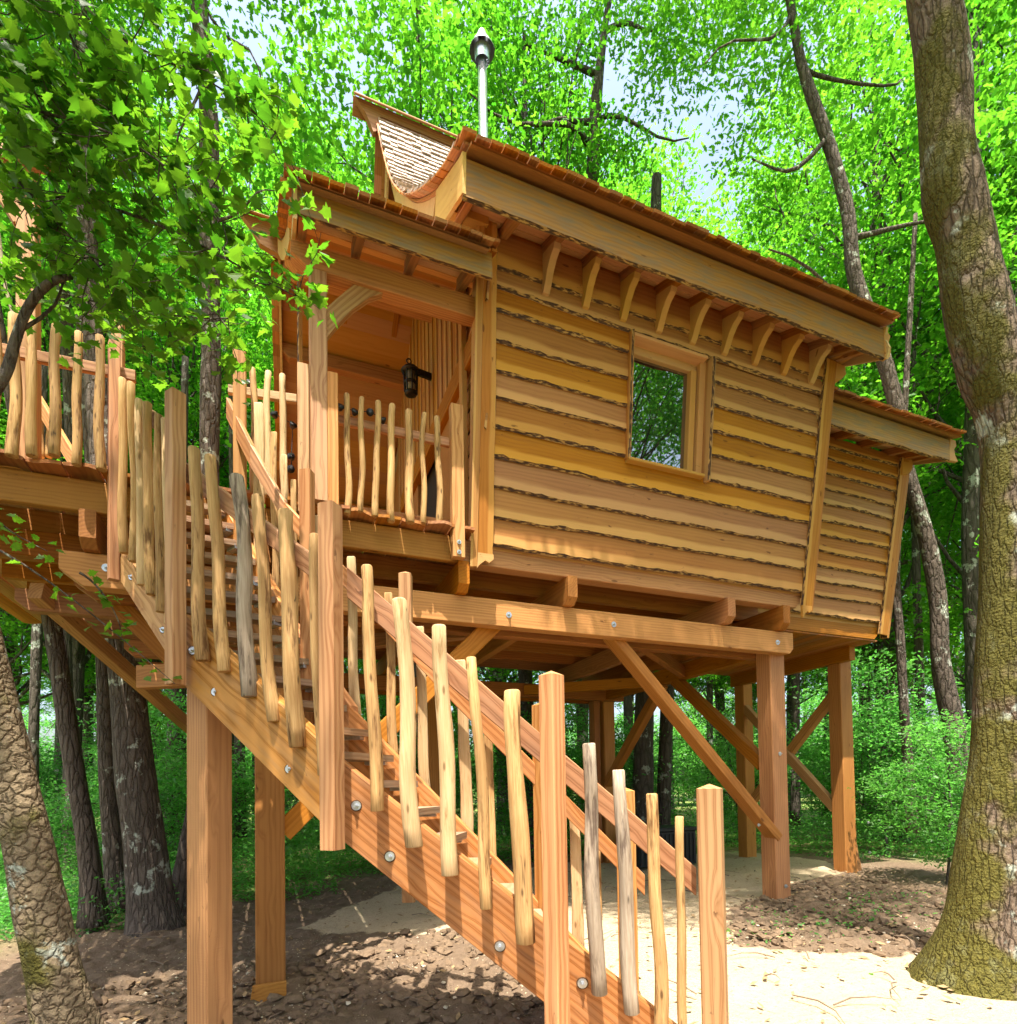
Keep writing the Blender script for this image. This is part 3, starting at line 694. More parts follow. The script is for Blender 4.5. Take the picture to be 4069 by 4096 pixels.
# --- small volume on the right
def YW2(z): return 6.33 - (z - 3.9) * .28 / 2.7
W2 = core('wall', [(6.42, 9.14, 3.9, 6.64, lambda z: YW2(z) + .03, .1)], W_SIDE, H)
rows2 = [6.62, 6.47, 6.29, 6.08, 5.86, 5.65, 5.41, 5.19, 4.96, 4.74, 4.52, 4.30, 4.03]
for k in range(1, 13): sidebd(6.45, 8.985 + (rows2[k] - 4) * .09, rows2[k], rows2[k - 1], 200 + k, YW2, W2, .016)
vboard(8.95, 9.18, .19, .19, 3.86, 6.60, .055, 31, YW2)
vboard(9.15, 9.39, .06, .06, 3.82, 6.62, .03, 32, YW2, th=.12)
box('end_wall', 9.0, 9.1, 6.45, 9.2, 3.95, 6.6, W_SIDE, H)
box('end_wall', 6.42, 9.1, 9.2, 9.3, 3.95, 6.6, W_SIDE, H)
bar('sill_beam', (6.4, 6.42, 3.88), (8.98, 6.42, 3.88), .15, .20, W_BEAM, H, e1=.06)
for k in range(16): bar('floor_board', (6.45 + k * .165, 6.36, 3.765), (6.45 + k * .165, 9.4, 3.765), .158, .022, W_SHIN, H, ch=.002)
YR2 = 7.87
sP = [(5.46, 6.80), (5.8, 6.92), (6.2, 7.10), (6.8, 7.55), (7.3, 8.1), (7.87, 8.9)]
R2, P2 = roof(sP, YR2, 6.7, 6.7, 9.86, 9.95, .14, 9)
for x in (6.72, 7.25, 7.82, 8.39, 8.97, 9.30, 9.52):
    bar('rafter', (x, 5.61, 6.535), (x, 6.14, 6.70), .09, .11, W_JOIST, H)
for k in range(4):
    bar('soffit_board', (6.6, 5.69 + k * .125, 6.62 + k * .04), (9.62, 5.69 + k * .125, 6.61 + k * .04), .121, .02, W_SOFF, H, up=Vector((0, -.3, .95)), ch=.002)
live('fascia_board', (6.62, 5.57, 6.40), XR, ZU, YB, 3.03, .34, .035, W_FASC, H, 23, .024, wane=.02, step=.09)
prism('eave_scroll', [(9.68, 5.57, 6.42), (9.84, 5.57, 6.44), (9.78, 5.57, 6.52), (9.76, 5.57, 6.62), (9.82, 5.57, 6.68), (9.80, 5.57, 6.76), (9.66, 5.57, 6.76), (9.64, 5.57, 6.42)], YB, .05, W_TRIM, H)
prism('barge_board', [(9.66, 5.58, 6.42), (9.66, 5.56, 6.76), (9.66, 6.5, 7.25), (9.66, 6.6, 6.85)], (1, 0, 0), .035, W_TRIM, H)
prism('purlin_end', [(9.2, 6.0, 6.62), (9.45, 6.0, 6.62), (9.45, 6.0, 6.5), (9.4, 6.0, 6.42), (9.3, 6.0, 6.36), (9.2, 6.0, 6.34)], YB, .1, W_TRIM, H)
prism('purlin_end', [(6.55, 5.12, 6.86), (6.82, 5.12, 6.84), (6.83, 5.12, 6.74), (6.75, 5.12, 6.66), (6.62, 5.12, 6.62), (6.55, 5.12, 6.60)], YB, .1, W_TRIM, H)

# --- porch roof on the left
pP = [(4.78, 6.44), (5.1, 6.58), (5.6, 6.86), (6.3, 7.33), (7.0, 7.92), (7.87, 8.75)]
RP, PP = roof(pP, YR, .07, -.03, 1.93, 1.93, .15, 12)
verge_boards(PP, YR, .16, .06, 4, 24, .14, .2, W_BARGE, segs=4, th=.03, both=True)
prism('barge_board', [(.16, 4.90, 6.18), (.16, 4.86, 6.50), (.16, 5.7, 6.92), (.16, 5.8, 6.66)], (1, 0, 0), .03, W_BARGE, H, ax=(0, .85, .5))
prism('ridge_prow', [(-.38, YR - .04, 8.83), (-.25, YR - .04, 8.68), (-.15, YR - .04, 8.5), (.1, YR - .04, 8.42), (1.9, YR - .04, 8.5), (1.9, YR - .04, 8.75)], YB, .08, W_SHIN, H)
bar('ridge_board', (-.40, YR - .07, 8.84), (1.9, YR - .07, 8.80), .18, .025, W_SHIN, H, up=Vector((0, -.6, .8)))
for x in (.24, .71, 1.20, 1.72): bar('rafter', (x, 4.93, 6.31), (x, 5.35, 6.47), .075, .11, W_JOIST, H)
for x in (.24, .95, 1.66):
    bar('rafter', (x, YR + .05, 8.60), (x, 10.75, 6.42), .08, .11, W_JOIST, H)
for k in range(4): bar('soffit_board', (.13, 5.0 + k * .125, 6.40 + k * .055), (1.88, 5.0 + k * .125, 6.39 + k * .055), .121, .02, W_SOFF, H, up=Vector((0, -.4, .92)), ch=.002)
n = len(PP)
for k in range(17):      # ceiling boards on the back slope, and on the front slope
    t = (k + .5) / 17
    for sg in (1, -1):
        u = t * (n - 1) * .93 + 1; j = int(u); f = u - j; j = min(j, n - 2)
        y = PP[j][0] + (PP[j + 1][0] - PP[j][0]) * f; z = PP[j][1] + (PP[j + 1][1] - PP[j][1]) * f
        dy, dz = PP[j + 1][0] - PP[j][0], PP[j + 1][1] - PP[j][1]
        if sg < 0: y, dy = 2 * YR - y, -dy
        if sg > 0 and y < 5.45: continue
        nv = Vector((0, -dz, dy) if dy > 0 else (0, dz, -dy)).normalized()
        bar('ceiling_board', Vector((.13, y, z - .075)), Vector((1.9, y, z - .075)), .236, .02, W_CEIL, H, up=nv, ch=.003)
live('fascia_board', (.15, 4.89, 6.22), XR, ZU, YB, 1.74, .25, .035, W_FASC, H, 25, .004, wane=.006)
bar('porch_plate', (.15, 5.32, 6.22), (1.90, 5.32, 6.22), .14, .21, W_BEAM, H, e0=.14)
bar('porch_purlin', (.12, 6.35, 7.08), (1.92, 6.35, 7.08), .13, .19, W_BEAM, H, e0=.12)
bar('porch_purlin', (.12, 7.1, 7.62), (1.92, 7.1, 7.62), .12, .18, W_BEAM, H, e0=.12)
bar('porch_purlin', (.10, 8.7, 7.78), (1.92, 8.7, 7.78), .13, .20, W_BEAM, H, e0=.12)
bar('porch_purlin', (.10, 10.4, 6.45), (1.92, 10.4, 6.45), .13, .20, W_BEAM, H, e0=.12)
bar('porch_post', (.375, 5.325, 4.05), (.375, 5.325, 6.115), .15, .15, W_NEWEL, H, ch=.01)
bar('porch_post', (.375, 10.3, 4.05), (.375, 10.3, 6.35), .15, .15, W_BEAM, H, ch=.01)
c_ = lambda x, y: py(1050 + .8242 * x, 650 + .8242 * y, 5.29)
prism('curved_brace', [c_(310, 705), c_(355, 665), c_(420, 610), c_(490, 562), c_(560, 575), c_(600, 600), c_(600, 628), c_(520, 655), c_(440, 710), c_(370, 780), c_(310, 850)], YB, .07, W_NEWEL, H, ax=c_(520, 600) - c_(330, 760))
# small uprights beside the post under the verge
live('porch_batten', py(1190, 1480, 5.9), ZU, XR, YB, .9, .05, .03, W_TRIM, H, 55, .004)
# back wall of the porch with warm boards and a rail
for k in range(5): live('siding_board', (.9, 10.15, 4.1 + k * .24), XR, ZU, YB, 1.0, .25, .025, W_SIDE, H, 300 + k)
bar('porch_post', (1.3, 10.05, 4.05), (1.3, 10.05, 6.3), .12, .12, W_BEAM, H)

# --- stove pipe: part of the cabin
P_, Fp = tube_data([(0, 0, -1.2), (0, 0, -.02), (0, 0, 0), (0, 0, .45), (0, 0, .47), (0, 0, 1.9)], [.066, .066, .070, .070, .066, .066], 20)
for k in range(len(P_)): pass
tp = Vector((2.95, 7.92, 11.0))
PIPE = link('stove_pipe', mesh('stove_pipe', P_, Fp, True), M_PIPE, H, Matrix.Translation(tp))
V, Fc = tube_data([(0, 0, 1.62), (0, 0, 1.63), (0, 0, 1.98)], [.19, .19, .012], 24, False)
link('pipe_cap', mesh('pipe_cap', V, Fc, True), M_PIPE, PIPE, Matrix.Translation(tp))
V, Fc = tube_data([(0, 0, 1.45), (0, 0, 1.64)], [.105, .125], 20, False)
link('pipe_collar', mesh('pipe_collar', V, Fc, True), M_PIPE, PIPE, Matrix.Translation(tp))
# ------------------------------------------------------------------ platform: posts, beams, joists, deck
PL = empty('timber_platform', (0, 5.7, 0), 'raised timber platform of thick posts, bolted twin beams and diagonal braces carrying the treehouse', 'platform')
def bolt(p, nrm, r=.03, parent=None, recess=False, name='bolt'):
    p = Vector(p); nrm = Vector(nrm).normalized()
    a = []
    if recess: a = [(0, r * 1.35), (.0025, r * 1.35)]
    V, Fc = tube_data([p + nrm * .001, p + nrm * .005], [r, r], 14)
    V2, F2 = tube_data([p + nrm * .005, p + nrm * .02], [r * .5, r * .48], 6); b = len(V); V += V2; Fc += [tuple(b + k for k in f) for f in F2]
    V2, F2 = tube_data([p + nrm * .02, p + nrm * .035], [r * .26, r * .26], 8); b = len(V); V += V2; Fc += [tuple(b + k for k in f) for f in F2]
    c = p; link(name, mesh(name, [v - c for v in V], Fc), M_STEEL, parent, Matrix.Translation(c))
BZ0, BZ1 = 3.18, 3.455
bA = bar('main_beam', (-1.59, 5.63, 3.317), (6.27, 5.63, 3.317), .14, .275, W_BEAM, PL, e0=.16, e1=.06)
bar('main_beam', (-1.59, 6.00, 3.315), (6.1, 6.00, 3.315), .13, .27, W_JOIST, PL, e0=.16)
bar('main_beam', (-1.9, 9.86, 3.305), (6.45, 9.86, 3.305), .13, .25, W_JOIST, PL)
bar('main_beam', (-1.9, 10.27, 3.303), (6.45, 10.27, 3.303), .13, .25, W_JOIST, PL)
bar('cross_beam', (6.12, 5.95, 3.32), (6.12, 10.2, 3.32), .16, .24, W_JOIST, PL)
bar('cross_beam', (8.87, 6.7, 3.64), (8.87, 9.4, 3.64), .13, .24, W_JOIST, PL)
bar('cross_beam', (-.05, 5.95, 3.32), (-.05, 10.2, 3.32), .16, .24, W_JOIST, PL)
for (x, y) in ((-.5, 1), (2.2, 1), (3.4, 1), (6.02, 0)): pass
for (xx, yy) in ((960 * S, 1160 * S), (1158 * S, 1178 * S), (1467 * S, 1212 * S), (232, 2270 + 0)):
    if xx < 400: continue
    bolt(py(xx, yy, 5.56), (0, -1, 0), .032, bA)
bolt(py(425, 2271, 5.56), (0, -1, 0), .032, bA)
# posts
pA = bar('post', (6.115, 5.80, -.3), (6.115, 5.80, 3.45), .25, .25, W_BEAM, PL, up=YB, ch=.012)
for (yy) in (3015, 3545): bolt(py(3120 + (yy - 3015) * .045, yy, 5.67), (0, -1, 0), .026, pA)
pL2 = bar('post', (-.045, 5.80, -.6), (-.045, 5.80, 3.45), .25, .25, W_BEAM, PL, up=YB, ch=.01)
pB = bar('post', (9.0, 7.05, -.3), (9.0, 7.05, 3.75), .27, .25, W_BEAM, PL, up=YB, ch=.012)
for yy in (2740, 3290, 3410): bolt(py(3452 + (yy - 2740) * .04, yy, 6.92), (0, -1, 0), .026, pB)
pC = bar('post', (9.0, 9.25, -.4), (9.0, 9.25, 3.75), .25, .25, W_BEAM, PL, up=YB, ch=.012)
pD = bar('post', (6.2, 10.06, -.5), (6.2, 10.06, 3.45), .25, .24, W_BEAM, PL, up=YB, ch=.012)
bar('post', (5.93, 10.06, -.5), (5.93, 10.06, 3.2), .14, .2, W_JOIST, PL, up=YB, ch=.012)
bar('post', (-.1, 10.06, -.8), (-.1, 10.06, 3.45), .25, .25, W_BEAM, PL, up=YB, ch=.012)
bar('post', (2.6, 10.06, -.8), (2.6, 10.06, 3.3), .2, .2, W_JOIST, PL, up=YB, ch=.012)
# braces
def brace(a, b, w=.13, h=.17, mat=W_BEAM, up=None): return bar('brace', a, b, w, h, mat, PL, up=up, ch=.008)
br = brace(py(3100, 3350, 5.76), py(2440, 2540, 5.76), .12, .19, up=YB)
bolt(py(3035, 3300, 5.69), (0, -1, 0), .02, br)
brace(py(1130, 3330, 5.76), py(1990, 2480, 5.76), .12, .19)
brace((6.12, 5.95, 1.75), (6.12, 7.75, 3.22), .14, .17, W_JOIST)
brace((6.12, 9.92, 1.55), (6.12, 8.1, 3.22), .14, .17, W_JOIST)
brace((9.02, 7.1, 3.1), (9.02, 9.2, 1.05), .12, .16, W_BEAM); brace((8.94, 9.15, 3.05), (8.94, 7.15, 1.05), .12, .16, W_BEAM)
brace((6.05, 7.5, 3.30), (4.2, 6.02, 3.30), .11, .18, W_JOIST)
brace((2.3, 5.98, 3.27), (-.05, 7.9, 3.27), .11, .16, W_JOIST)
brace((4.3, 9.8, 3.30), (6.05, 8.4, 3.30), .11, .18, W_JOIST)
brace((-.05, 5.95, 1.9), (-.05, 7.4, 3.2), .12, .16, W_JOIST)
# joists (run back), with rounded lower ends
for i, x in enumerate((-1.365, 0.3, 1.745, 2.96, 5.13, 6.02)):
    bar('joist', (x, 5.42, 3.605), (x, 10.6, 3.605), .115, .295, W_JOIST if i else W_JOIST, PL, e0=.07)
# floor beams above the joists
for y in (6.15, 6.8, 7.45, 8.1, 8.75, 9.4, 10.1):
    bar('floor_beam', (-2.6, y, 3.862), (6.25, y, 3.862), .08, .22, W_JOIST, PL)
bar('rim_beam', (-2.7, 5.49, 3.875), (1.72, 5.49, 3.875), .07, .25, W_BEAM, PL)
prism('subfloor', [(1.75, 5.5, 3.975), (6.3, 5.5, 3.975), (6.3, 10.3, 3.975), (1.75, 10.3, 3.975)], ZU, .008, W_JOIST, PL)
# left end: secondary beams of the landing
bar('side_beam', (-.62, 5.42, 3.02), (-1.55, 5.42, 3.02), .1, .2, W_JOIST, PL) if False else None
for k, (y, z, x0) in enumerate(((6.6, 3.3, -2.2), (7.4, 3.3, -1.9), (8.3, 3.28, -1.7))):
    bar('landing_beam', (x0, y, z), (-.1, y, z), .12, .2, W_JOIST, PL, e0=.1)
b0 = py(300, 2590 - 1600 + 1250, 7.2)
bar('landing_strut', (-1.3, 6.1, 3.2), (-.1, 6.1, 1.9), .12, .16, W_BEAM, PL)
bar('landing_strut', (-2.0, 6.4, 3.35), (-1.0, 9.9, 2.3), .12, .16, W_BEAM, PL)
bar('landing_beam', (-1.2, 6.5, 2.62), (-.2, 5.9, 2.62), .12, .22, W_BEAM, PL)
bar('landing_beam', (-2.4, 6.0, 3.62), (-1.4, 6.0, 3.62), .1, .22, W_JOIST, PL)
# deck boards with wavy ends
def deckboard(x0, wd, y0, y1, seed, parent):
    q = random.Random(seed); V, Fc = [], []; K = 6; a = q.uniform(-.02, .035); sl = q.uniform(-.02, .02); hump = q.choice((-.016, .014, .02, -.01))
    for i in range(K + 1):
        t = i / K; x = x0 + .006 + (wd - .012) * t; zz = hump * math.sin(math.pi * t) + sl * (t - .5)
        for (y, z) in ((y0 + a + .02 * math.sin(5 * t + seed), 0), (y1, 0), (y1, -.028), (y0 + a + .02 * math.sin(5 * t + seed), -.028)): V.append((y, -x, z + 4.05 + zz))
    for i in range(K):
        for k in range(4): Fc.append((i * 4 + k, i * 4 + (k + 1) % 4, i * 4 + 4 + (k + 1) % 4, i * 4 + 4 + k))
    Fc += [(3, 2, 1, 0), (K * 4, K * 4 + 1, K * 4 + 2, K * 4 + 3)]
    c = Vector(((y0 + y1) / 2, -(x0 + wd / 2), 4.05)); M = Matrix(((0, -1, 0, 0), (1, 0, 0, 0), (0, 0, 1, 0), (0, 0, 0, 1))) @ Matrix.Translation(c)
    link('deck_board', mesh('deck_board', [Vector(v) - c for v in V], Fc), W_DECK, parent, M)
x = 1.83; i = 0
while x > -3.2:
    wd = .238; x -= wd; back = 10.4
    deckboard(x, wd, 5.31, back, 50 + i, PL); i += 1
prism('foot_block', [pz(1010, 3950, 4.9), pz(1146, 3928, 4.9), pz(1146, 4000, 4.9), pz(985, 4110, 4.9)], (0, 1, 0), .05, W_BEAM, PL)
prism('foot_wedge', [(9.14, 6.95, .55), (9.30, 6.95, -.15), (9.14, 6.95, -.15)], YB, .1, W_JOIST, PL)

# ------------------------------------------------------------------ staircase
ST = empty('staircase', tuple(pz(1700, 3600, 3.3)), 'turning timber staircase with open treads, heavy stringers and peeled stake balusters climbing to the deck', 'staircase')
n1z, n2z = 3.87, 3.15
slab('stringer', pz(736, 2455, 3.90), pz(736, 2741, 3.90), pz(1330, 3012, 3.20), pz(1330, 3338, 3.20), .09, W_STAIR, ST)
slab('stringer', pz(1330, 3018, 3.20), pz(1330, 3332, 3.20), pz(2860, 4235, 2.98), pz(2860, 4560, 2.98), .09, W_STAIR, ST)
slab('stringer', pz(484, 2205, 4.55), pz(484, 2330, 4.55), pz(700, 2505, 3.93), pz(700, 2668, 3.93), .09, W_NEWEL, ST)
slab('stringer', pz(905, 2040, 4.85), pz(905, 2330, 4.85), pz(1136, 2440, 4.38), pz(1136, 2760, 4.38), .08, W_STAIR, ST)
slab('stringer', pz(1128, 2432, 4.38), pz(1128, 2750, 4.38), pz(1401, 2822, 4.05), pz(1401, 3130, 4.05), .08, W_STAIR, ST)
slab('stringer', pz(1395, 2822, 4.05), pz(1395, 3130, 4.05), pz(2620, 4090, 3.95), pz(2620, 4380, 3.95), .08, W_STAIR, ST)
# treads: outer and inner nosing lines sampled by height
outer = [(Vector((-.93, 5.35, 4.05))), pz(740, 2480, 3.97), pz(1330, 3045, 3.28), pz(2860, 4260, 3.06)]
inner = [(Vector((-.42, 5.40, 4.05))), pz(1136, 2455, 4.34), pz(1401, 2840, 4.02), pz(2620, 4110, 3.93)]
def at_z(P, z):
    for a, b in zip(P, P[1:]):
        if b.z <= z <= a.z: return a + (b - a) * ((a.z - z) / (a.z - b.z))
    a, b = P[-2], P[-1]; return a + (b - a) * ((a.z - z) / (a.z - b.z))
rise = .178
for k in range(1, 22):
    z = 4.05 - rise * k
    o0, i0 = at_z(outer, min(4.04, z + rise * 1.15)), at_z(inner, min(4.04, z + rise * 1.15)); o1, i1 = at_z(outer, z), at_z(inner, z)
    for p in (o0, i0, o1, i1): p.z = z
    d = (i1 - o1).normalized(); c = (o1 + i1 + o0 + i0) / 4; y = ZU.cross(d); M = Matrix(((d.x, y.x, 0, c.x), (d.y, y.y, 0, c.y), (0, 0, 1, c.z), (0, 0, 0, 1))); Mi = M.inverted()
    V = []
    for p in (o1, i1, i0, o0):
        V.append(Mi @ p); V.append(Mi @ (p - Vector((0, 0, .045))))
    t = link('tread', mesh('tread', V, [(0, 2, 4, 6), (7, 5, 3, 1), (0, 1, 3, 2), (2, 3, 5, 4), (4, 5, 7, 6), (6, 7, 1, 0)]), W_TREAD, ST, M)
    # perforated angle under the inner end
    q = i1 + (i0 - i1) * .5 - d * .045 - Vector((0, 0, .05)); e = (i0 - i1).normalized()
    if k < 20: bar('angle_plate', q - e * min(.07, (i0 - i1).length * .4), q + e * min(.07, (i0 - i1).length * .4), .07, .035, M_STEEL, t, ch=.001)
# newels: (src x, top y, bottom y, depth, size, roll, drift per px)
def newel(x, yt, yb, z, w, roll=0, parent=ST, mat=W_NEWEL, k=.024, tip=.025, name='newel_post'):
    a = pz(x, yt, z); b = Vector((a.x, a.y, pz(x, yb, z).z))
    return bar(name, b, a - Vector((0, 0, tip)), w, w, mat, parent, up=YB, ch=.006, roll=0, tip=tip) if not roll else bar(name, b, a - Vector((0, 0, tip)), w, w, mat, parent, up=Vector((math.sin(roll), math.cos(roll), 0)), ch=.006, tip=tip)
newel(702, 1558, 2745, 3.84, .095, math.radians(52))
newel(1320, 2004, 3395, 3.10, .096, math.radians(20) + math.radians(22))
newel(2205, 2683, 4300, 2.96, .097, math.radians(-21.9) * 1.0)
newel(2838, 3135, 4700, 2.90, .115, math.radians(48))
newel(1228, 1873, 2900, 4.24, .085, math.radians(30)); newel(1622, 2286, 3600, 4.1, .088, math.radians(20))
newel(2165, 2808, 3800, 4.05, .10, math.radians(-22)); newel(2500, 3150, 4200, 4.0, .10, math.radians(-22))
newel(959, 1405, 2420, 4.84, .10, 0); 
newel(457, 1358, 2330, 4.62, .075, math.radians(-22), mat=W_STAIR)
# L1 post under the stair corner
bar('stair_post', Vector((pz(838, 2700, 4.03).x, pz(838, 2700, 4.03).y, -1.0)), pz(838, 2735, 4.03), .205, .205, W_BEAM, ST, up=Vector((math.sin(math.radians(47)), math.cos(math.radians(47)), 0)), ch=.009)
# stair bolts on flat dark discs, shade of round recesses put into their colour
def sbolt(x, y, z, r=.026):
    p = pz(x, y, z - .002); n = (Vector((p.x, p.y, p.z)) - ORG); n = -Vector((FWD.x, FWD.y, 0)).normalized()
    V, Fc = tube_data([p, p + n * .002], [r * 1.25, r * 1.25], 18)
    o = link('bolt_shade_disc', mesh('bolt_shade_disc', [v - p for v in V], Fc), M_RECESS_SHADE, ST, Matrix.Translation(p))
    bolt(p + n * .002, n, r, o, name='bolt')
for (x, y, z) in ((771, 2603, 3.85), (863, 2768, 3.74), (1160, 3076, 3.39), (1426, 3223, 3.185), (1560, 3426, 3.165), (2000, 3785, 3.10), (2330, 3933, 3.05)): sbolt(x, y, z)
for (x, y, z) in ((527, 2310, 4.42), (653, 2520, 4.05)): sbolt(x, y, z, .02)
# handrails
def rail(pts, th, mat=W_STAIR, parent=ST):
    for (a, b) in zip(pts, pts[1:]):
        slab('handrail', pz(a[0], a[1], a[3]), pz(a[0], a[2], a[3]), pz(b[0], b[1], b[3]), pz(b[0], b[2], b[3]), th, mat, parent)
rail([(735, 1846, 1925, 3.90), (1300, 2257, 2352, 3.22)], .045)
rail([(1388, 2266, 2390, 3.17), (2786, 3471, 3585, 3.0)], .045)
rail([(905, 1588, 1672, 4.88), (1001, 1776, 1868, 4.6), (1136, 2006, 2082, 4.38), (1296, 2180, 2262, 4.18)], .04)
rail([(1296, 2180, 2262, 4.18), (1790, 2700, 2790, 4.05), (2580, 3500, 3585, 3.98)], .04)
rail([(480, 1560, 1620, 4.56), (700, 1700, 1778, 3.95)], .04)
# balusters: peeled stakes (x top, y top, x bottom, y bottom at 1919 px, width, depth, kind)
def zl(x, tab):
    for (a, za), (b, zb) in zip(tab, tab[1:]):
        if x <= b: return za + (zb - za) * max(0, (x - a)) / (b - a)
    return tab[-1][1]
OT = [(335, 3.80), (632, 3.10), (1050, 2.95), (1335, 2.88)]
outer_st = [(367, 845, 382, 1247, 23, 0), (398, 860, 423, 1268, 23, 0), (447, 897, 470, 1315, 27, 1), (487, 935, 517, 1362, 23, 0), (540, 963, 562, 1410, 30, 0), (595, 1008, 608, 1463, 18, 0),
            (690, 1067, 714, 1530, 24, 0), (755, 1130, 781, 1598, 31, 2), (828, 1180, 850, 1651, 30, 2), (889, 1240, 918, 1714, 22, 0), (968, 1302, 991, 1779, 34, 0),
            (1112, 1402, 1130, 1876, 27, 1), (1168, 1452, 1191, 1912, 27, 1), (1229, 1497, 1246, 1965, 24, 0), (1282, 1540, 1296, 2010, 17, 0)]
def stake(t, z, parent, seed, kinds=(W_STK, W_GREY, W_PALE), bend=.012, flat=0, back=None, zb=None):
    x0, y0, x1, y1, wd, kd = t; a = pz(x0 * S, y0 * S, z); b = pz(x1 * S, y1 * S, zb or z)
    return stick('baluster', b, a, wd * S * z / F / 2, kinds[kd], parent, seed, bend, flat=flat, back=back)
for i, t in enumerate(outer_st):
    z = zl(t[0], OT); stake(t, z - .01, ST, 400 + i, bend=.016)
upper_st = [(231, 714, 235, 1044, 15, 0, 4.50), (247, 722, 252, 1060, 15, 0, 4.40), (263, 754, 267, 1104, 15, 2, 4.30), (279, 760, 285, 1122, 17, 0, 4.18), (298, 783, 304, 1155, 16, 0, 4.05), (310, 790, 317, 1177, 14, 2, 3.97)]
for i, t in enumerate(upper_st): stake(t[:6], t[6] - .03, ST, 430 + i)
IT = [(450, 4.85), (530, 4.5), (600, 4.25), (700, 4.15), (1250, 4.02)]
inner_st = [(487, 760, 489, 1110, 20, 2), (516, 815, 518, 1150, 13, 0), (535, 858, 540, 1190, 13, 2), (553, 905, 557, 1230, 12, 0), (596, 973, 600, 1290, 20, 2),
            (663, 1050, 671, 1350, 19, 2), (733, 1118, 744, 1440, 17, 0), (791, 1182, 804, 1500, 19, 2), (868, 1245, 882, 1590, 22, 2), (920, 1320, 930, 1630, 17, 0), (1082, 1530, 1092, 1790, 21, 2), (1125, 1600, 1130, 1830, 18, 0)]
for i, t in enumerate(inner_st): stake(t, zl(t[0], IT) + .06, ST, 450 + i, bend=.008, flat=.72, back=-FWD)

# ------------------------------------------------------------------ deck railings
RR = empty('deck_railing', tuple(py(1500, 2080, 5.35)), 'porch railing of seven crooked peeled stakes between squared posts beside the board wall', 'railing', 'railings on the deck edge')
def railpiece(a, b, Y, th_px, parent, mat=W_NEWEL):
    ta, tb = py(a[0], a[1], Y), py(b[0], b[1], Y); ba, bb = py(a[0], a[1] + th_px, Y), py(b[0], b[1] + th_px, Y)
    slab('rail', ta, ba, tb, bb, .045, mat, parent)
railpiece((1345, 1655), (1800, 1750), 5.42, 34, RR)
railpiece((1345, 2012), (1800, 2078), 5.50, 34, RR, W_NEWEL)
for i, (xt, yt, xb, yb, wd) in enumerate(((1388, 1576, 1386, 2056, 24), (1446, 1589, 1443, 2048, 22), (1510, 1604, 1503, 2067, 25), (1569, 1618, 1567, 2088, 28), (1638, 1642, 1640, 2092, 33), (1697, 1651, 1696, 2094, 22), (1745, 1666, 1758, 2098, 26))):
    a = py(xt, yt, 5.34); b = py(xb, yb, 5.34); stick('baluster', b, a, wd * 5.45 / F / 2, W_STK, RR, 500 + i, .02)
def dpost(x0, x1, yt, yb, Y, parent, mat=W_NEWEL, tip=.012, d=.09):
    a = py((x0 + x1) / 2, yt, Y); b = py((x0 + x1) / 2, yb, Y); w_ = (py(x1, yt, Y) - py(x0, yt, Y)).x * .88
    return bar('railing_post', Vector((a.x, a.y, b.z)), a, w_, d, mat, parent, up=YB, tip=tip)
e_ = dpost(1797, 1852, 1627, 2232, 5.37, RR)
for yy in (2168, 2208): bolt(py(1837, yy, 5.32), (0, -1, 0), .022, e_)
dpost(1186, 1238, 1459, 2050, 5.27, RR, d=.05); dpost(1306, 1354, 1495, 2062, 5.27, RR, d=.05)
RL = empty('deck_railing', tuple(py(1060, 1980, 5.35)), 'short pale stake railing between the stair head and the porch post', 'railing', 'railings on the deck edge')
railpiece((912, 1535), (1186, 1575), 5.42, 34, RL, W_PALE)
railpiece((930, 1960), (1186, 2000), 5.50, 30, RL, W_NEWEL)
for i, (xt, yt, xb, yb, wd, m_) in enumerate(((1011, 1473, 1015, 1975, 26, W_STK), (1073, 1486, 1074, 1985, 27, W_PALE), (1131, 1498, 1142, 1992, 26, W_PALE))):
    stick('baluster', py(xb, yb, 5.32), py(xt, yt, 5.32), wd * 5.1 / F / 2, m_, RL, 520 + i, .01)
LL = empty('deck_railing', tuple(py(220, 1850, 5.3)), 'left deck railing of stout rounded stakes with a sawn rail behind', 'railing', 'railings on the deck edge')
railpiece((-250, 1318), (540, 1478), 5.42, 44, LL)
railpiece((-250, 1800), (480, 1868), 5.50, 44, LL)
for i, (xt, yt, xb, yb, wd) in enumerate(((-25, 1240, -30, 1812, 40), (54, 1257, 48, 1826, 40), (134, 1277, 128, 1826, 38), (225, 1302, 219, 1824, 38), (313, 1328, 307, 1861, 32), (402, 1345, 402, 1880, 36))):
    stick('baluster', py(xb, yb, 5.30), py(xt, yt, 5.30), wd * 4.45 / F / 2, W_STK, LL, 530 + i, .014)
dpost(446, 500, 1291, 2000, 5.5, LL, W_NEWEL)
bar('rail', py(40, 1420, 8.0), py(300, 1850, 7.0), .05, .13, W_NEWEL, LL)
for i in range(5): stick('baluster', py(70 + i * 32, 1830, 7.6), py(66 + i * 32, 1510 + i * 50, 7.6), .03, W_STK, LL, 550 + i)
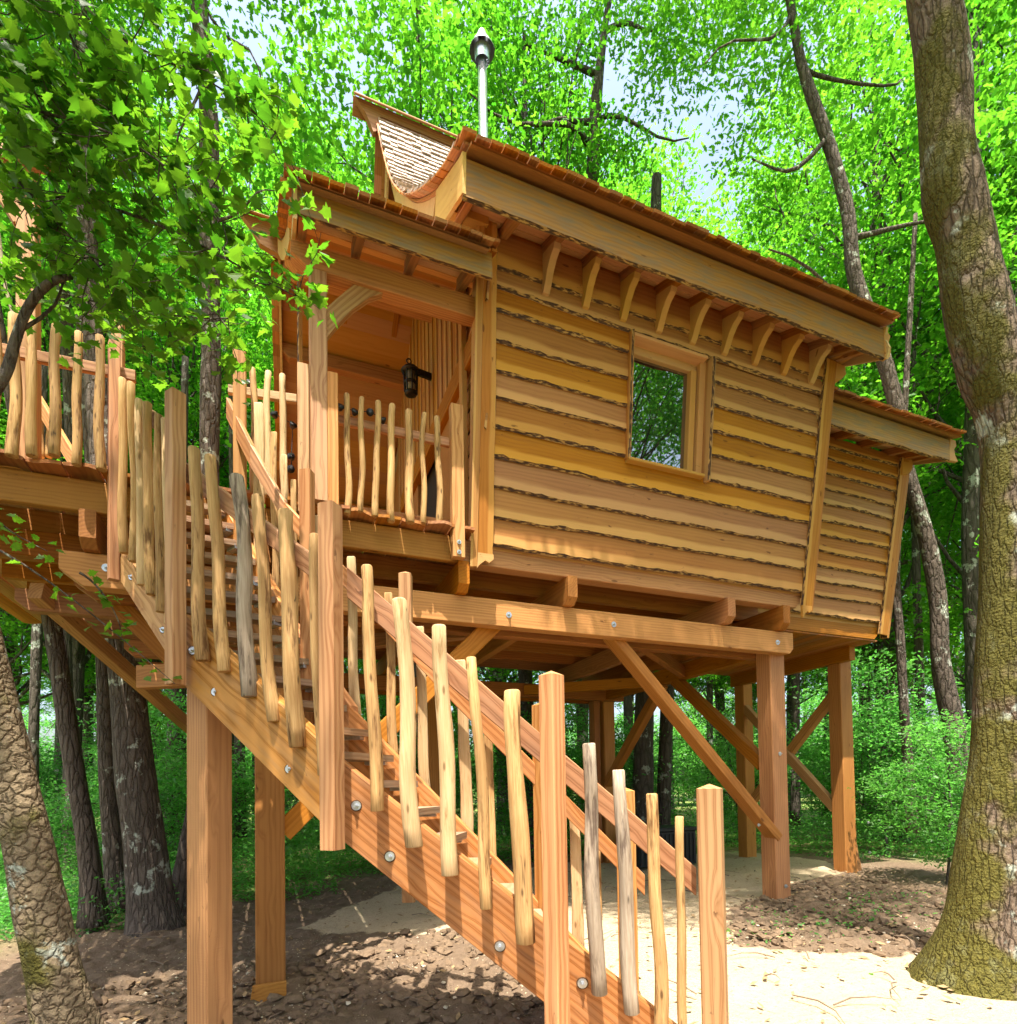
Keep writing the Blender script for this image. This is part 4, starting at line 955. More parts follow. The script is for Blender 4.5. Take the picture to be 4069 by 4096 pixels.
# gallows post on the left landing
GP = empty('gallows_post', tuple(py(112, 1960, 5.95)), 'tall squared post with cross arm and diagonal brace on the left landing', 'post')
bar('upright', py(118, 1980, 5.95), py(112, 640, 5.95), .135, .135, W_NEWEL, GP, up=YB)
bar('cross_arm', py(-300, 545, 5.86), py(212, 655, 5.86), .1, .14, W_NEWEL, GP)
bar('brace', py(-90, 610, 5.93), py(90, 900, 5.93), .09, .12, W_NEWEL, GP)
ro, rf = tube_data([py(-6, 930, 5.6), py(22, 1150, 5.6), py(52, 1260, 5.6)], [.012] * 3, 6)
tag(link('rope', mesh('rope', ro, rf), simple('rope_hemp', (.35, .27, .17), .9)), 'thin slack rope hanging behind the left railing stakes', 'rope')

# ------------------------------------------------------------------ small things
LT = empty('wall_lantern', (1.60, 6.85, 6.35), 'black iron lantern with a pierced cage hanging on the porch wall', 'lantern')
L0 = px(1643, 1520, 1.62); ls = .17 / 75 * 1.0
def ring_mesh(name, c, prof, n, mat, parent):
    V, Fc = tube_data([c + Vector((0, 0, h)) for h, r in prof], [r for h, r in prof], n, True)
    return link(name, mesh(name, [v - c for v in V], Fc, True), mat, parent, Matrix.Translation(c))
ring_mesh('cap', L0, [(.10, .115), (.115, .12), (.15, .09), (.19, .03), (.21, .02)], 20, M_BLACK, LT)
ring_mesh('glass', L0, [(-.16, .055), (.10, .06)], 14, simple('lantern_glass', (.35, .30, .22), .2), LT)
ring_mesh('base', L0, [(-.20, .045), (-.19, .075), (-.16, .08), (-.155, .07)], 16, M_BLACK, LT)
for k in range(8):
    a = k * math.pi / 4; stick('cage_bar', L0 + Vector((.078 * math.cos(a), .078 * math.sin(a), -.17)), L0 + Vector((.088 * math.cos(a), .088 * math.sin(a), .11)), .009, M_BLACK, LT, k, 0, n=6)
ring_mesh('band', L0, [(-.06, .086), (-.03, .086)], 16, M_BLACK, LT)
bar('wall_arm', L0 + Vector((0, 0, .14)), L0 + Vector((.30, .05, .14)), .05, .08, M_BLACK, LT)
V, Fc = tube_data([L0 + Vector((.03 * math.cos(a) - .02, 0, .24 + .03 * math.sin(a))) for a in [k * .6 for k in range(11)]], [.009] * 11, 6)
link('hook', mesh('hook', V, Fc, True), M_BLACK, LT)
BS = empty('bell_garland', tuple(py(1172, 1703, 5.6)), 'string of small black bells wound along the porch railing', 'garland')
bp_ = [(1000, 1537), (1099, 1661), (1172, 1703), (1166, 1830), (1166, 1880), (1361, 1631), (1419, 1650), (1481, 1653), (1531, 1682)]
for i, (x, y) in enumerate(bp_):
    c = py(x, y, 5.36 if i > 4 else 5.5); q = random.Random(i); d = Vector((q.uniform(-.6, .6), -1, q.uniform(-.2, .8))).normalized()
    V, Fc = tube_data([c - d * .03, c - d * .02, c + d * .01, c + d * .02], [.008, .02, .034, .036], 12)
    link('bell', mesh('bell', [v - c for v in V], Fc, True), M_BLACK, BS, Matrix.Translation(c))
for seg in (bp_[:5], bp_[5:]):
    pts = [py(x, y - 6, 5.38 if seg[0][0] > 1300 else 5.52) for x, y in seg]
    V, Fc = tube_data(pts, [.004] * len(pts), 5); link('wire', mesh('wire', V, Fc), M_BLACK, BS)
BX = empty('storage_box', tuple(pg(2660, 3480)), 'black ribbed plastic storage box standing on the sand under the cabin', 'box')
bc = pg(2665, 3470); R3 = Matrix.Rotation(math.radians(-4), 4, 'Z')
def bx(name, x, y, z, a, b, c, m=M_PLAST): return bar(name, bc + Vector((x - a / 2, y, z)), bc + Vector((x + a / 2, y, z)), b, c, m, BX, ch=.01)
bx('body', .1, .35, .33, 1.25, .6, .62); bx('lid', .1, .35, .68, 1.32, .68, .07)
for k in range(14): bar('rib', bc + Vector((-.5 + k * .09, .035, .06)), bc + Vector((-.5 + k * .09, .035, .6)), .02, .02, M_PLAST, BX, up=YB, ch=.003)
# ------------------------------------------------------------------ ground
def sm(a, b, x):
    t = np.clip((x - a) / (b - a), 0, 1); return t * t * (3 - 2 * t)
def gh(x, y):
    x = np.asarray(x, float); y = np.asarray(y, float)
    h = -.24 * sm(2.6, -.3, x) - .22 * sm(-.5, -4, x) - .15 * sm(9.5, 14, y) - .12 * sm(5, 1, y) * sm(3, 0, x)
    h = h + .10 * np.exp(-((x - 7.2) ** 2 / 2.2 + (y - 4.2) ** 2 / .5))
    d = np.hypot(x - 3, y - 8); h = h + 2.0 * sm(60, 160, d)
    return h
def poly(pts): return [tuple(pg(x * S, y * S, -.03))[:2] for x, y in pts]
SAND = [poly([(560, 1725), (640, 1700), (760, 1668), (950, 1645), (1100, 1625), (1380, 1605), (1560, 1628), (1590, 1650), (1500, 1668), (1480, 1690), (1380, 1712), (1150, 1765), (1060, 1790), (930, 1765), (760, 1745)]),
        poly([(1062, 2600), (1070, 1900), (1085, 1770), (1200, 1720), (1375, 1695), (1385, 1790), (1500, 1800), (1720, 1808), (1930, 1860), (2600, 1980), (2600, 2600)])]
def pdist(px_, py_, P):
    ins = np.zeros(px_.shape, bool); dm = np.full(px_.shape, 1e9)
    for i in range(len(P)):
        x0, y0 = P[i]; x1, y1 = P[(i + 1) % len(P)]
        c = ((y0 > py_) != (y1 > py_)) & (px_ < (x1 - x0) * (py_ - y0) / (y1 - y0 + 1e-12) + x0); ins ^= c
        t = np.clip(((px_ - x0) * (x1 - x0) + (py_ - y0) * (y1 - y0)) / ((x1 - x0) ** 2 + (y1 - y0) ** 2), 0, 1)
        dm = np.minimum(dm, np.hypot(px_ - x0 - t * (x1 - x0), py_ - y0 - t * (y1 - y0)))
    return np.where(ins, dm, -dm)
def axis(lo, a, b, hi, d):
    m = list(np.arange(a, b, d)); l = [a]; s = d
    while l[-1] > lo: s *= 1.18; l.append(l[-1] - s)
    r = [b]; s = d
    while r[-1] < hi: s *= 1.18; r.append(r[-1] + s)
    return np.array(l[::-1][:-1] + m + r)
AX = axis(-350, -4.5, 9.5, 350, .042); AY = axis(-60, 1.8, 10.5, 400, .042)
GX, GY = np.meshgrid(AX, AY); gx, gy = GX.ravel(), GY.ravel()
sand = np.clip(.5 + np.maximum(pdist(gx, gy, SAND[0]), pdist(gx, gy, SAND[1])) / .5, 0, 1)
gz = gh(gx, gy)
near = (gx > -5) & (gx < 10) & (gy > 1) & (gy < 12)
nzv = np.zeros(gx.shape)
for i in np.nonzero(near)[0]:
    v = Vector((gx[i], gy[i], 0)); k = 1 - sand[i]
    a = noise.noise(v * 1.7) * .035; b = noise.noise(v * 4.5)
    nzv[i] = a + (k * (.055 * b + .030 * noise.noise(v * 13) + .045 * max(0, noise.noise(v * 8) - .1)) + (1 - k) * (.006 * b + .003 * noise.noise(v * 15)))
gz = gz + nzv - .01
nx, ny = len(AX), len(AY)
idx = np.arange(nx * ny).reshape(ny, nx)
quads = np.stack([idx[:-1, :-1], idx[:-1, 1:], idx[1:, 1:], idx[1:, :-1]], -1).reshape(-1, 4)
def npmesh(name, V, faces, k):
    me = bpy.data.meshes.new(name); nv, nf = len(V), len(faces)
    me.vertices.add(nv); me.vertices.foreach_set('co', np.asarray(V, np.float32).ravel())
    me.loops.add(nf * k); me.loops.foreach_set('vertex_index', np.asarray(faces, np.int32).ravel())
    me.polygons.add(nf); me.polygons.foreach_set('loop_start', np.arange(0, nf * k, k, dtype=np.int32))
    me.update(calc_edges=True); return me
gm = npmesh('ground', np.stack([gx, gy, gz], -1), quads, 4)
gm.polygons.foreach_set('use_smooth', np.ones(len(quads), bool))
for nme, arr in (('sand', sand), ('field', np.clip(sm(9.5, 12.5, np.hypot(gx - 3, gy - 1)) , 0, 1))):
    at = gm.attributes.new(nme, 'FLOAT', 'POINT'); at.data.foreach_set('value', arr.astype(np.float32))
g_ = link('ground', gm, M_SOIL); tag(g_, kind='structure', label='forest ground of broken brown earth with a pale sandy path')
def ghs(x, y): return float(gh(x, y))

# scattered clods, stones and dry leaves
nr = np.random.RandomState(5)
def lumps(name, n, rmin, rmax, region, mat, flat=.7, label='', sandp=False):
    pts = []
    while len(pts) < n:
        x, y = nr.uniform(region[0], region[1]), nr.uniform(region[2], region[3])
        if not sandp:
            if max(pdist(np.array([x]), np.array([y]), SAND[0])[0], pdist(np.array([x]), np.array([y]), SAND[1])[0]) > .05: continue
        pts.append((x, y))
    ico = [(-.526, 0, .851), (.526, 0, .851), (-.526, 0, -.851), (.526, 0, -.851), (0, .851, .526), (0, .851, -.526), (0, -.851, .526), (0, -.851, -.526), (.851, .526, 0), (-.851, .526, 0), (.851, -.526, 0), (-.851, -.526, 0)]
    icf = [(0, 4, 1), (0, 9, 4), (9, 5, 4), (4, 5, 8), (4, 8, 1), (8, 10, 1), (8, 3, 10), (5, 3, 8), (5, 2, 3), (2, 7, 3), (7, 10, 3), (7, 6, 10), (7, 11, 6), (11, 0, 6), (0, 1, 6), (6, 1, 10), (9, 0, 11), (9, 11, 2), (9, 2, 5), (7, 2, 11)]
    ico = np.array(ico); icf = np.array(icf); V, Fc = [], []
    for i, (x, y) in enumerate(pts):
        r = rmin + (rmax - rmin) * nr.rand() ** 3; s = ico * (1 + nr.uniform(-.38, .38, (12, 1))) * r; s[:, 2] *= flat; a = nr.rand() * 6.28
        R2_ = np.array([[math.cos(a), -math.sin(a), 0], [math.sin(a), math.cos(a), 0], [0, 0, 1]]); s = (s * [1.25, 1, 1]) @ R2_.T
        V.append(s + [x, y, ghs(x, y) + r * .15]); Fc.append(icf + 12 * i)
    lm_ = npmesh(name, np.concatenate(V), np.concatenate(Fc), 3); lm_.polygons.foreach_set('use_smooth', np.zeros(len(lm_.polygons), bool))
    o = link(name, lm_, mat); tag(o, label, kind='stuff'); o['category'] = name.replace('_', ' ')
lumps('earth_clods', 7000, .006, .06, (-2.5, 8.5, 2.2, 6.5), M_CLOD, label='crumbled brown clods of dug earth around the stair and path')
lumps('pale_stones', 800, .006, .022, (-2.5, 7.5, 2.2, 6.5), M_STONE, label='small pale stones and chips scattered on the earth')
def flatbits(name, n, sz, region, mat, label, cat):
    P = np.stack([nr.uniform(region[0], region[1], n), nr.uniform(region[2], region[3], n)], -1); z = gh(P[:, 0], P[:, 1]) + nr.uniform(.005, .03, n)
    a = nr.rand(n) * 6.28; s = sz * nr.uniform(.5, 1.3, n); u = np.stack([np.cos(a), np.sin(a), nr.uniform(-.4, .4, n)], -1) * s[:, None]; v = np.stack([-np.sin(a), np.cos(a), nr.uniform(-.4, .4, n)], -1) * s[:, None] * .5
    c = np.stack([P[:, 0], P[:, 1], z], -1); V = np.stack([c - u, c + v, c + u, c - v], 1).reshape(-1, 3)
    o = link(name, npmesh(name, V, np.arange(4 * n).reshape(-1, 4), 4), mat); tag(o, label, cat, kind='stuff')
flatbits('dry_leaves', 3500, .035, (-6, 9, 2.2, 13), M_LITTER, 'dry brown leaves littering the forest floor', 'leaf litter')
# twigs lying about
V, Fc = [], []
for i in range(160):
    x, y = nr.uniform(-5, 8), nr.uniform(2.3, 9); a = nr.rand() * 6.28; L_ = nr.uniform(.08, .5) * (1 if i % 9 else 2.2); z = ghs(x, y) + .02
    p = [Vector((x + math.cos(a + .2 * math.sin(t * 3 + i)) * L_ * t, y + math.sin(a + .3 * math.cos(t * 2 + i)) * L_ * t, z + .03 * math.sin(3 * t))) for t in (0, .33, .66, 1)]
    v, f = tube_data(p, [.006, .006, .004, .002], 5); b = len(V); V += v; Fc += [tuple(b + k for k in q) for q in f]
tag(link('fallen_twigs', mesh('fallen_twigs', V, Fc), simple('twig_wood', (.17, .12, .08), .9)), 'thin fallen twigs lying on the earth', 'twigs', kind='stuff')

# ------------------------------------------------------------------ leaves
SH_OAK = [(0, 0), (.14, .07), (.24, .20), (.36, .11), (.50, .28), (.63, .14), (.80, .22), (1, .04)]
SH_FAR = [(0, 0), (.30, .26), (.5, .13), (.76, .27), (1, 0)]
SH_MAP = [(0, 0), (.05, .34), (.22, .28), (.36, .62), (.48, .34), (.60, .40), (.70, .16), (1.0, .0)]
def leaf_outline(sh, fold=.12):
    up = [(u, v, abs(v) * fold) for u, v in sh]; lo = [(u, -v, abs(v) * fold) for u, v in sh[::-1] if v > 0]
    return np.array(up + lo)
def leaf_cloud(C_, size, sh, seed, tilt=.75, down=0):
    """one leaf at every row of C_, rough facing up"""
    q = np.random.RandomState(seed); n = len(C_); O = leaf_outline(sh); k = len(O)
    nrm = q.normal(0, tilt, (n, 3)); nrm[:, 2] = 1; nrm /= np.linalg.norm(nrm, axis=1)[:, None]
    a = q.rand(n) * 6.283; u = np.stack([np.cos(a), np.sin(a), np.full(n, -down)], -1); u -= nrm * (u * nrm).sum(1)[:, None]; u /= np.linalg.norm(u, axis=1)[:, None]
    v = np.cross(nrm, u); s = size * q.uniform(.6, 1.25, n)
    V = C_[:, None] + (u[:, None] * O[None, :, :1] + v[:, None] * O[None, :, 1:2] + nrm[:, None] * (O[None, :, 2:3] - .25 * O[None, :, :1] ** 2)) * s[:, None, None]
    return V.reshape(-1, 3), np.arange(n * k).reshape(n, k), k
def crown_data(seed, K, per, rad, base, size, sh, cr=(.45, .95), flatc=.5):
    q = np.random.RandomState(seed); cl = []
    while len(cl) < K:
        p = q.uniform(-1, 1, 3); d = np.linalg.norm(p)
        if d > 1 or d < .25: continue
        p = p * np.array(rad) * (1.0 if p[2] > 0 else np.array([1, 1, 1])); cl.append(p + [0, 0, base])
    cl = np.array(cl); L_ = []
    for c in cl:
        r = q.uniform(*cr); m = int(per * (r / .7) ** 2); g = q.normal(0, 1, (m, 3)); g /= np.linalg.norm(g, axis=1)[:, None]
        g *= (q.rand(m, 1) ** .45) * r * np.array([1.15, 1.15, flatc]); L_.append(c + g)
    L_ = np.concatenate(L_)
    V, Fc, k = leaf_cloud(L_, size, sh, seed + 1)
    return cl, V, Fc, k
def limb(V, Fc, a, b, r0, r1, seed, n=6, sag=.15, K=6):
    q = random.Random(seed); a = Vector(a); b = Vector(b); L_ = (b - a).length; off = Vector([q.uniform(-1, 1) for _ in range(3)]) * L_ * .10; of2 = Vector([q.uniform(-1, 1) for _ in range(3)]) * L_ * .06
    P, R_ = [], []
    for i in range(K + 1):
        t = i / K; P.append(a.lerp(b, t) + off * math.sin(math.pi * t) + of2 * math.sin(2 * math.pi * t) + Vector((0, 0, -sag * L_ * t * (1 - t)))); R_.append(r0 + (r1 - r0) * t ** .8)
    v, f = tube_data(P, R_, n, False); o = len(V); V += v; Fc += [tuple(o + k for k in x) for x in f]
    return P
def trunk_mesh(name, P, R_, mat, n=14, seed=0, rough=.06, flare=.0, limbs=(), step=.3):
    """smooth path through P with radii R_, uneven surface, flared foot"""
    P = [Vector(p) for p in P]; Q, RQ = [], []
    for i in range(len(P) - 1):
        p0, p1, p2, p3 = P[max(i - 1, 0)], P[i], P[i + 1], P[min(i + 2, len(P) - 1)]; k = max(2, int((p2 - p1).length / step))
        for j in range(k):
            t = j / k; Q.append(.5 * ((2 * p1) + (p2 - p0) * t + (2 * p0 - 5 * p1 + 4 * p2 - p3) * t * t + (3 * p1 - p0 - 3 * p2 + p3) * t ** 3)); RQ.append(R_[i] + (R_[i + 1] - R_[i]) * t)
    Q.append(P[-1]); RQ.append(R_[-1])
    V, Fc = tube_data(Q, RQ, n, True)
    c0 = Q[0]
    for vi, v in enumerate(V):
        ring = vi // n; c = Q[ring]; r = RQ[ring]; d = (v - c)
        if d.length < 1e-6: continue
        dn = d.normalized(); nn_ = noise.noise(Vector((v.x * 2.2 + seed, v.y * 2.2, v.z * .9))) * 1.2 + noise.noise(Vector((v.x * 9, v.y * 9 + seed, v.z * 2.5))) * .5
        f = 1 + rough * nn_ * 2
        if flare:
            hgt = max(0, v.z - c0.z); an = math.atan2(dn.y, dn.x); f += flare * math.exp(-hgt * 3.2) * (.6 + .6 * max(0, math.sin(an * 3 + seed)) )
        V[vi] = c + dn * r * f
    for (t0, end, r0, r1, sd) in limbs:
        k = min(len(Q) - 1, int(t0 * (len(Q) - 1))); limb(V, Fc, Q[k], end, r0, r1, sd)
    return mesh(name, V, Fc, True), Q

# prototypes
def make_proto(seed, K, per, rad, base, size, sh, height, r0, mat_leaf, nb=26, mat_bark=BARK_F, lean=.5, tag_=''):
    cl, V, Fc, k = crown_data(seed, K, per, rad, base, size, sh)
    cm = npmesh('crown', V, Fc, k); cm.materials.append(mat_leaf)
    q = random.Random(seed); P = [Vector((0, 0, -.6))]; x = y = 0
    for i in range(1, 8):
        x += q.uniform(-.22, .22) * lean; y += q.uniform(-.22, .22) * lean; P.append(Vector((x, y, height * i / 7)))
    R_ = [r0 * (1 - .8 * (i / 7)) for i in range(8)]
    tv, Q = trunk_mesh('trunk', P, R_, mat_bark, 10, seed, .05, .25, step=.5)
    V2 = [v.co.copy() for v in tv.vertices]; F2 = [tuple(p.vertices) for p in tv.polygons]
    for j in range(min(nb, K)):
        c = Vector(cl[j]); zz = max(height * .25, c.z - abs(c.z) * .22); t = min(.95, zz / height); kx = min(len(Q) - 1, int(t * (len(Q) - 1)))
        rr_ = R_[min(7, int(t * 7))] * .42; pts = limb(V2, F2, Q[kx], c, rr_, .012, seed * 100 + j, 5, -.1)
        for m in range(3):
            jj = (j * 3 + m) % K
            if (Vector(cl[jj]) - pts[4]).length < 2.4: limb(V2, F2, pts[4], Vector(cl[jj]), rr_ * .4, .006, seed * 31 + j * 3 + m, 4, .05, 4)
    tm = mesh('trunk', V2, F2, True); tm.materials.append(mat_bark)
    return tm, cm
PR = [make_proto(11, 190, 135, (3.2, 3.2, 9.0), 13, .15, SH_FAR, 21, .20, LEAF, nb=60), make_proto(12, 180, 135, (3.6, 3.1, 8.4), 12.5, .15, SH_FAR, 20, .17, LEAF, nb=60),
      make_proto(13, 190, 130, (3.0, 3.4, 9.0), 14, .15, SH_FAR, 22, .22, LEAF, nb=60)]
PN = [make_proto(21, 90, 170, (2.6, 2.6, 4.6), 9.5, .115, SH_OAK, 13, .15, LEAF, nb=40), make_proto(22, 80, 180, (2.3, 2.7, 3.6), 8.8, .115, SH_OAK, 12, .13, LEAF, nb=40)]
PU = [make_proto(31, 70, 130, (1.5, 1.5, 2.1), 2.6, .10, SH_FAR, 4.2, .04, LEAF_U, nb=20), make_proto(32, 60, 120, (1.2, 1.2, 1.5), 1.9, .09, SH_FAR, 3.2, .03, LEAF_U, nb=20)]
def put_tree(proto, x, y, s, rot, label, group, name='oak_tree', cat='tree', sz=None, z=None):
    tm, cm = proto; e = empty(name, (x, y, ghs(x, y) if z is None else z), label, cat, group)
    M = Matrix.Translation((x, y, ghs(x, y) if z is None else z)) @ Matrix.Rotation(rot, 4, 'Z') @ Matrix.Diagonal((s, s, sz or s, 1))
    link('trunk', tm, None, e, M); c = link('crown', cm, None, e, M); c['kind'] = 'stuff'
    return e
def lateral(xd, z):      # ground position under photo column xd (1919 px) at depth z
    d = ray(xd * S, CY + 60); return ORG + d * z
q = random.Random(77)
# --- forest behind: trees by column and depth
gaps = [(560, 660), (1290, 1330)]
GRP = 'forest oaks standing behind the treehouse'
FL = 'tall leafy oak of the sunlit forest behind the treehouse'
cnt = 0
for row, (z, stepx) in enumerate(((14, 215), (19, 170), (26, 150), (62, 75))):
    xd = -260 + row * 60
    while xd < 2250:
        u = xd + q.uniform(-50, 50); zz = z * q.uniform(.9, 1.12)
        p = lateral(u, zz); ok = True
        if z < 22:
            for a, b in gaps:
                hw = 2.6 / zz * F / S
                if a - hw * .5 < u < b + hw * .5: ok = False
        if 1.2 < p.x < 10.5 and p.y < 11.9: ok = False
        if -2.5 < p.x < 2 and p.y < 12: ok = False
        s = q.uniform(.85, 1.15) * (1 + .35 * (row > 1) + .15 * (row > 2))
        if ok: put_tree(PR[cnt % 3], p.x, p.y, s, q.uniform(0, 6.28), FL, GRP); cnt += 1
        elif z > 14: put_tree(PR[cnt % 3], p.x, p.y, s * .62, q.uniform(0, 6.28), FL, GRP); cnt += 1
        xd += stepx
# --- understory
UL = 'young broadleaf shrub filling the forest edge between the trunks'
UG = 'undergrowth shrubs at the forest edge'
cnt = 0
for row, (z, stepx) in enumerate(((12, 230), (16, 190), (22, 160), (50, 32))):
    xd = -150 + row * 37
    while xd < 2150:
        u = xd + q.uniform(-35, 35); zz = z * q.uniform(.88, 1.12); p = lateral(u, zz); xd += stepx
        if (-1.5 < p.x < 10.2 and p.y < 11.2): continue
        put_tree(PU[cnt % 2], p.x, p.y, q.uniform(.6, 1.1) * (1.9 if row == 3 else 1), q.uniform(0, 6.28), UL, UG, 'forest_shrub', 'shrub'); cnt += 1
# low ground cover, uncountable
def cover(name, n, fn, size, label, hmax=.35, mat=LEAF_U, sh=SH_FAR, tilt=.6):
    pts = []
    qq = np.random.RandomState(hash(name) % 1000 if False else len(name) * 7)
    while len(pts) < n:
        x, y = fn(qq)
        d = noise.noise(Vector((x * .8, y * .8, 3)))
        if d < -.15 and qq.rand() < .8: continue
        pts.append((x, y, ghs(x, y) + qq.rand() ** 1.5 * hmax * (1 + d)))
    V, Fc, k = leaf_cloud(np.array(pts), size, sh, 3, tilt)
    o = link(name, npmesh(name, V, Fc, k), mat); tag(o, label, 'ground cover', kind='stuff')
def f_back(qq):
    while 1:
        u = qq.uniform(-150, 2100); z = 9.2 + 16 * qq.rand() ** 1.4; p = lateral(u, z)
        if 1.0 < p.x < 10.2 and p.y < 11.0: continue
        if p.x > 9 and p.y < 7.6 : continue
        return p.x, p.y
def f_left(qq):
    while 1:
        p = lateral(qq.uniform(-60, 330), qq.uniform(7.6, 11)); return p.x, p.y
cover('forest_ground_cover', 60000, f_back, .08, 'low green undergrowth carpeting the forest floor', .75)
cover('bramble_ground_cover', 7000, f_left, .06, 'bright green brambles around the left trunks', .65)
def f_weed(qq):
    c = [pg(1550 * S, 1720 * S), pg(1640 * S, 1735 * S), pg(1500 * S, 1760 * S), pg(1690 * S, 1700 * S)][qq.randint(4)]; return c.x + qq.normal(0, .5), c.y + qq.normal(0, .3)
cover('weed_sprouts', 420, f_weed, .045, 'small weed sprouts on the earth near the mossy tree', .07)

# ------------------------------------------------------------------ trees one can tell apart
def ptree(name, pts, z, label, mat, cat='tree', n=16, rough=.06, flare=.25, crown=None, limbs=(), step=.25, group=None, extra=0, seed=1, zs=None, crs=1, crz=0):
    """pts: (x, y, width) at 1919 px, bottom first"""
    W_, R_ = [], []
    for i, (x, y, w_) in enumerate(pts):
        zz = zs[i] if zs else z; W_.append(pz(x * S, y * S, zz)); R_.append(w_ * S * zz / F / 2)
    b = W_[0]; e = empty(name, (b.x, b.y, b.z), label, cat, group)
    if extra: W_.append(W_[-1] + (W_[-1] - W_[-2]).normalized() * extra); R_.append(R_[-1] * .6)
    lm = []
    for (t0, x1, y1, z1, w0, w1) in limbs: lm.append((t0, pz(x1 * S, y1 * S, z1), w0 * S * z / F / 2, w1 * S * z / F / 2, seed + int(x1)))
    me, Q = trunk_mesh('trunk', W_, R_, mat, n, seed, rough, flare, lm, step)
    me.materials.append(mat); t = link('trunk', me, None, e)
    if crown is not None:
        p = W_[-1]; c = link('crown', PN[crown][1], None, e, Matrix.Translation((p.x, p.y, p.z - 8.0 * crs + crz)) @ Matrix.Rotation(seed, 4, 'Z') @ Matrix.Diagonal((crs, crs, crs, 1))); c['kind'] = 'stuff'
    return e, t, W_
# big mossy tree on the right
e5, t5, w5 = ptree('mossy_oak', [(1850, 1900, 205), (1858, 1820, 168), (1868, 1700, 128), (1880, 1550, 112), (1893, 1380, 102), (1902, 1200, 92), (1905, 1000, 86), (1905, 860, 84), (1898, 780, 92), (1872, 690, 106), (1838, 560, 100), (1818, 440, 92), (1797, 360, 96), (1785, 260, 84), (1778, 120, 84), (1757, -30, 80), (1735, -160, 76)], 4.35,
      'thick bending oak with mossy ridged bark and pale lichen at the right edge', BARK_M, n=40, rough=.05, flare=.55, step=.07, extra=1.5, seed=3, crown=0, crz=3.2)
for k, (x, y, s_) in enumerate(((1890, 1610, 1.0),)):
    pass
# near leaning trunk bottom left
ptree('leaning_oak', [(152, 2020, 112), (118, 1900, 96), (92, 1790, 86), (62, 1650, 80), (38, 1540, 76), (8, 1400, 70), (-26, 1240, 66), (-60, 1080, 62), (-110, 850, 58)], 4.3,
      'near leaning trunk with flaky tan bark at the bottom left corner', BARK_G, n=30, rough=.06, flare=0, step=.08, extra=2.5, seed=5)
ptree('slender_oak', [(176, 1745, 46), (172, 1660, 36), (160, 1560, 34), (140, 1450, 33), (122, 1330, 31), (105, 1210, 29), (85, 1110, 27), (72, 1030, 24), (40, 850, 22)], 7.8,
      'slender pale lichened trunk leaning left beyond the near trunk', BARK, n=18, step=.15, extra=5, seed=6, crown=1)
ptree('double_oak', [(296, 1775, 86), (286, 1700, 74), (272, 1600, 72), (262, 1500, 70), (250, 1400, 66), (240, 1300, 60), (228, 1200, 54), (218, 1130, 48), (200, 950, 42), (185, 750, 40), (170, 560, 36), (160, 300, 30)], 7.6,
      'dark thick-barked oak behind the two stair posts, broad at its foot', BARK, n=26, step=.12, extra=4, seed=8, crown=0, flare=.35)
ptree('pale_oak', [(222, 1720, 40), (214, 1600, 32), (205, 1480, 30), (200, 1350, 30), (196, 1240, 28), (190, 1120, 26), (175, 900, 24)], 8.6,
      'pale trunk standing close against the left side of the dark thick oak', BARK, n=16, step=.15, extra=5, seed=9)
ptree('forked_oak', [(345, 1760, 40), (342, 1700, 46), (352, 1620, 34), (372, 1500, 30), (400, 1300, 28), (396, 1080, 34), (395, 870, 34), (398, 640, 33), (395, 420, 34), (394, 230, 34), (380, 60, 30), (370, -80, 26)], 8.4,
      'straight dark trunk rising between the left deck and the cabin', BARK, n=20, step=.15, extra=3, seed=10, crown=1, crz=1.5,
      limbs=((.90, 350, -40, 8.6, 14, 5), (.72, 330, 330, 8.2, 8, 2), (.60, 520, 360, 8.8, 7, 2), (.8, 500, 180, 8.0, 7, 2)))
ptree('dark_oak', [(1213, 1600, 40), (1214, 1450, 38), (1216, 1300, 36), (1220, 1100, 33), (1225, 900, 30)], 13.5, 'left one of two dark trunks seen under the cabin between posts', BARK_F, n=14, extra=7, seed=11, step=.3)
ptree('dark_oak', [(1252, 1600, 27), (1254, 1450, 26), (1260, 1300, 25), (1270, 1100, 22)], 13.8, 'right, thinner one of two dark trunks seen under the cabin between posts', BARK_F, n=14, extra=8, seed=12, step=.3)
ptree('crooked_oak', [(1815, 1490, 40), (1800, 1380, 36), (1776, 1250, 32), (1768, 1120, 30), (1745, 1000, 27), (1712, 890, 25), (1690, 760, 25), (1655, 640, 25), (1612, 520, 27), (1600, 400, 22), (1560, 260, 22), (1515, 130, 18), (1490, 0, 14)], 10.5,
      'crooked dark oak winding up behind the cabin roof towards the mossy tree', BARK, n=16, extra=2, seed=13, step=.2, crown=0, crz=-.6, crs=1.15,
      limbs=((.55, 1450, 470, 9.5, 12, 3), (.62, 1800, 420, 11, 12, 3), (.72, 1420, 300, 9.6, 10, 3), (.8, 1700, 150, 11, 10, 3), (.86, 1330, 120, 10, 8, 2)))
ptree('thin_oak', [(1722, 1570, 24), (1715, 1470, 18), (1705, 1330, 17), (1698, 1200, 16), (1690, 1080, 15), (1700, 900, 13)], 11, 'thin trunk with lichened foot right of the rearmost cabin post', BARK, n=10, extra=5, seed=14, step=.3)
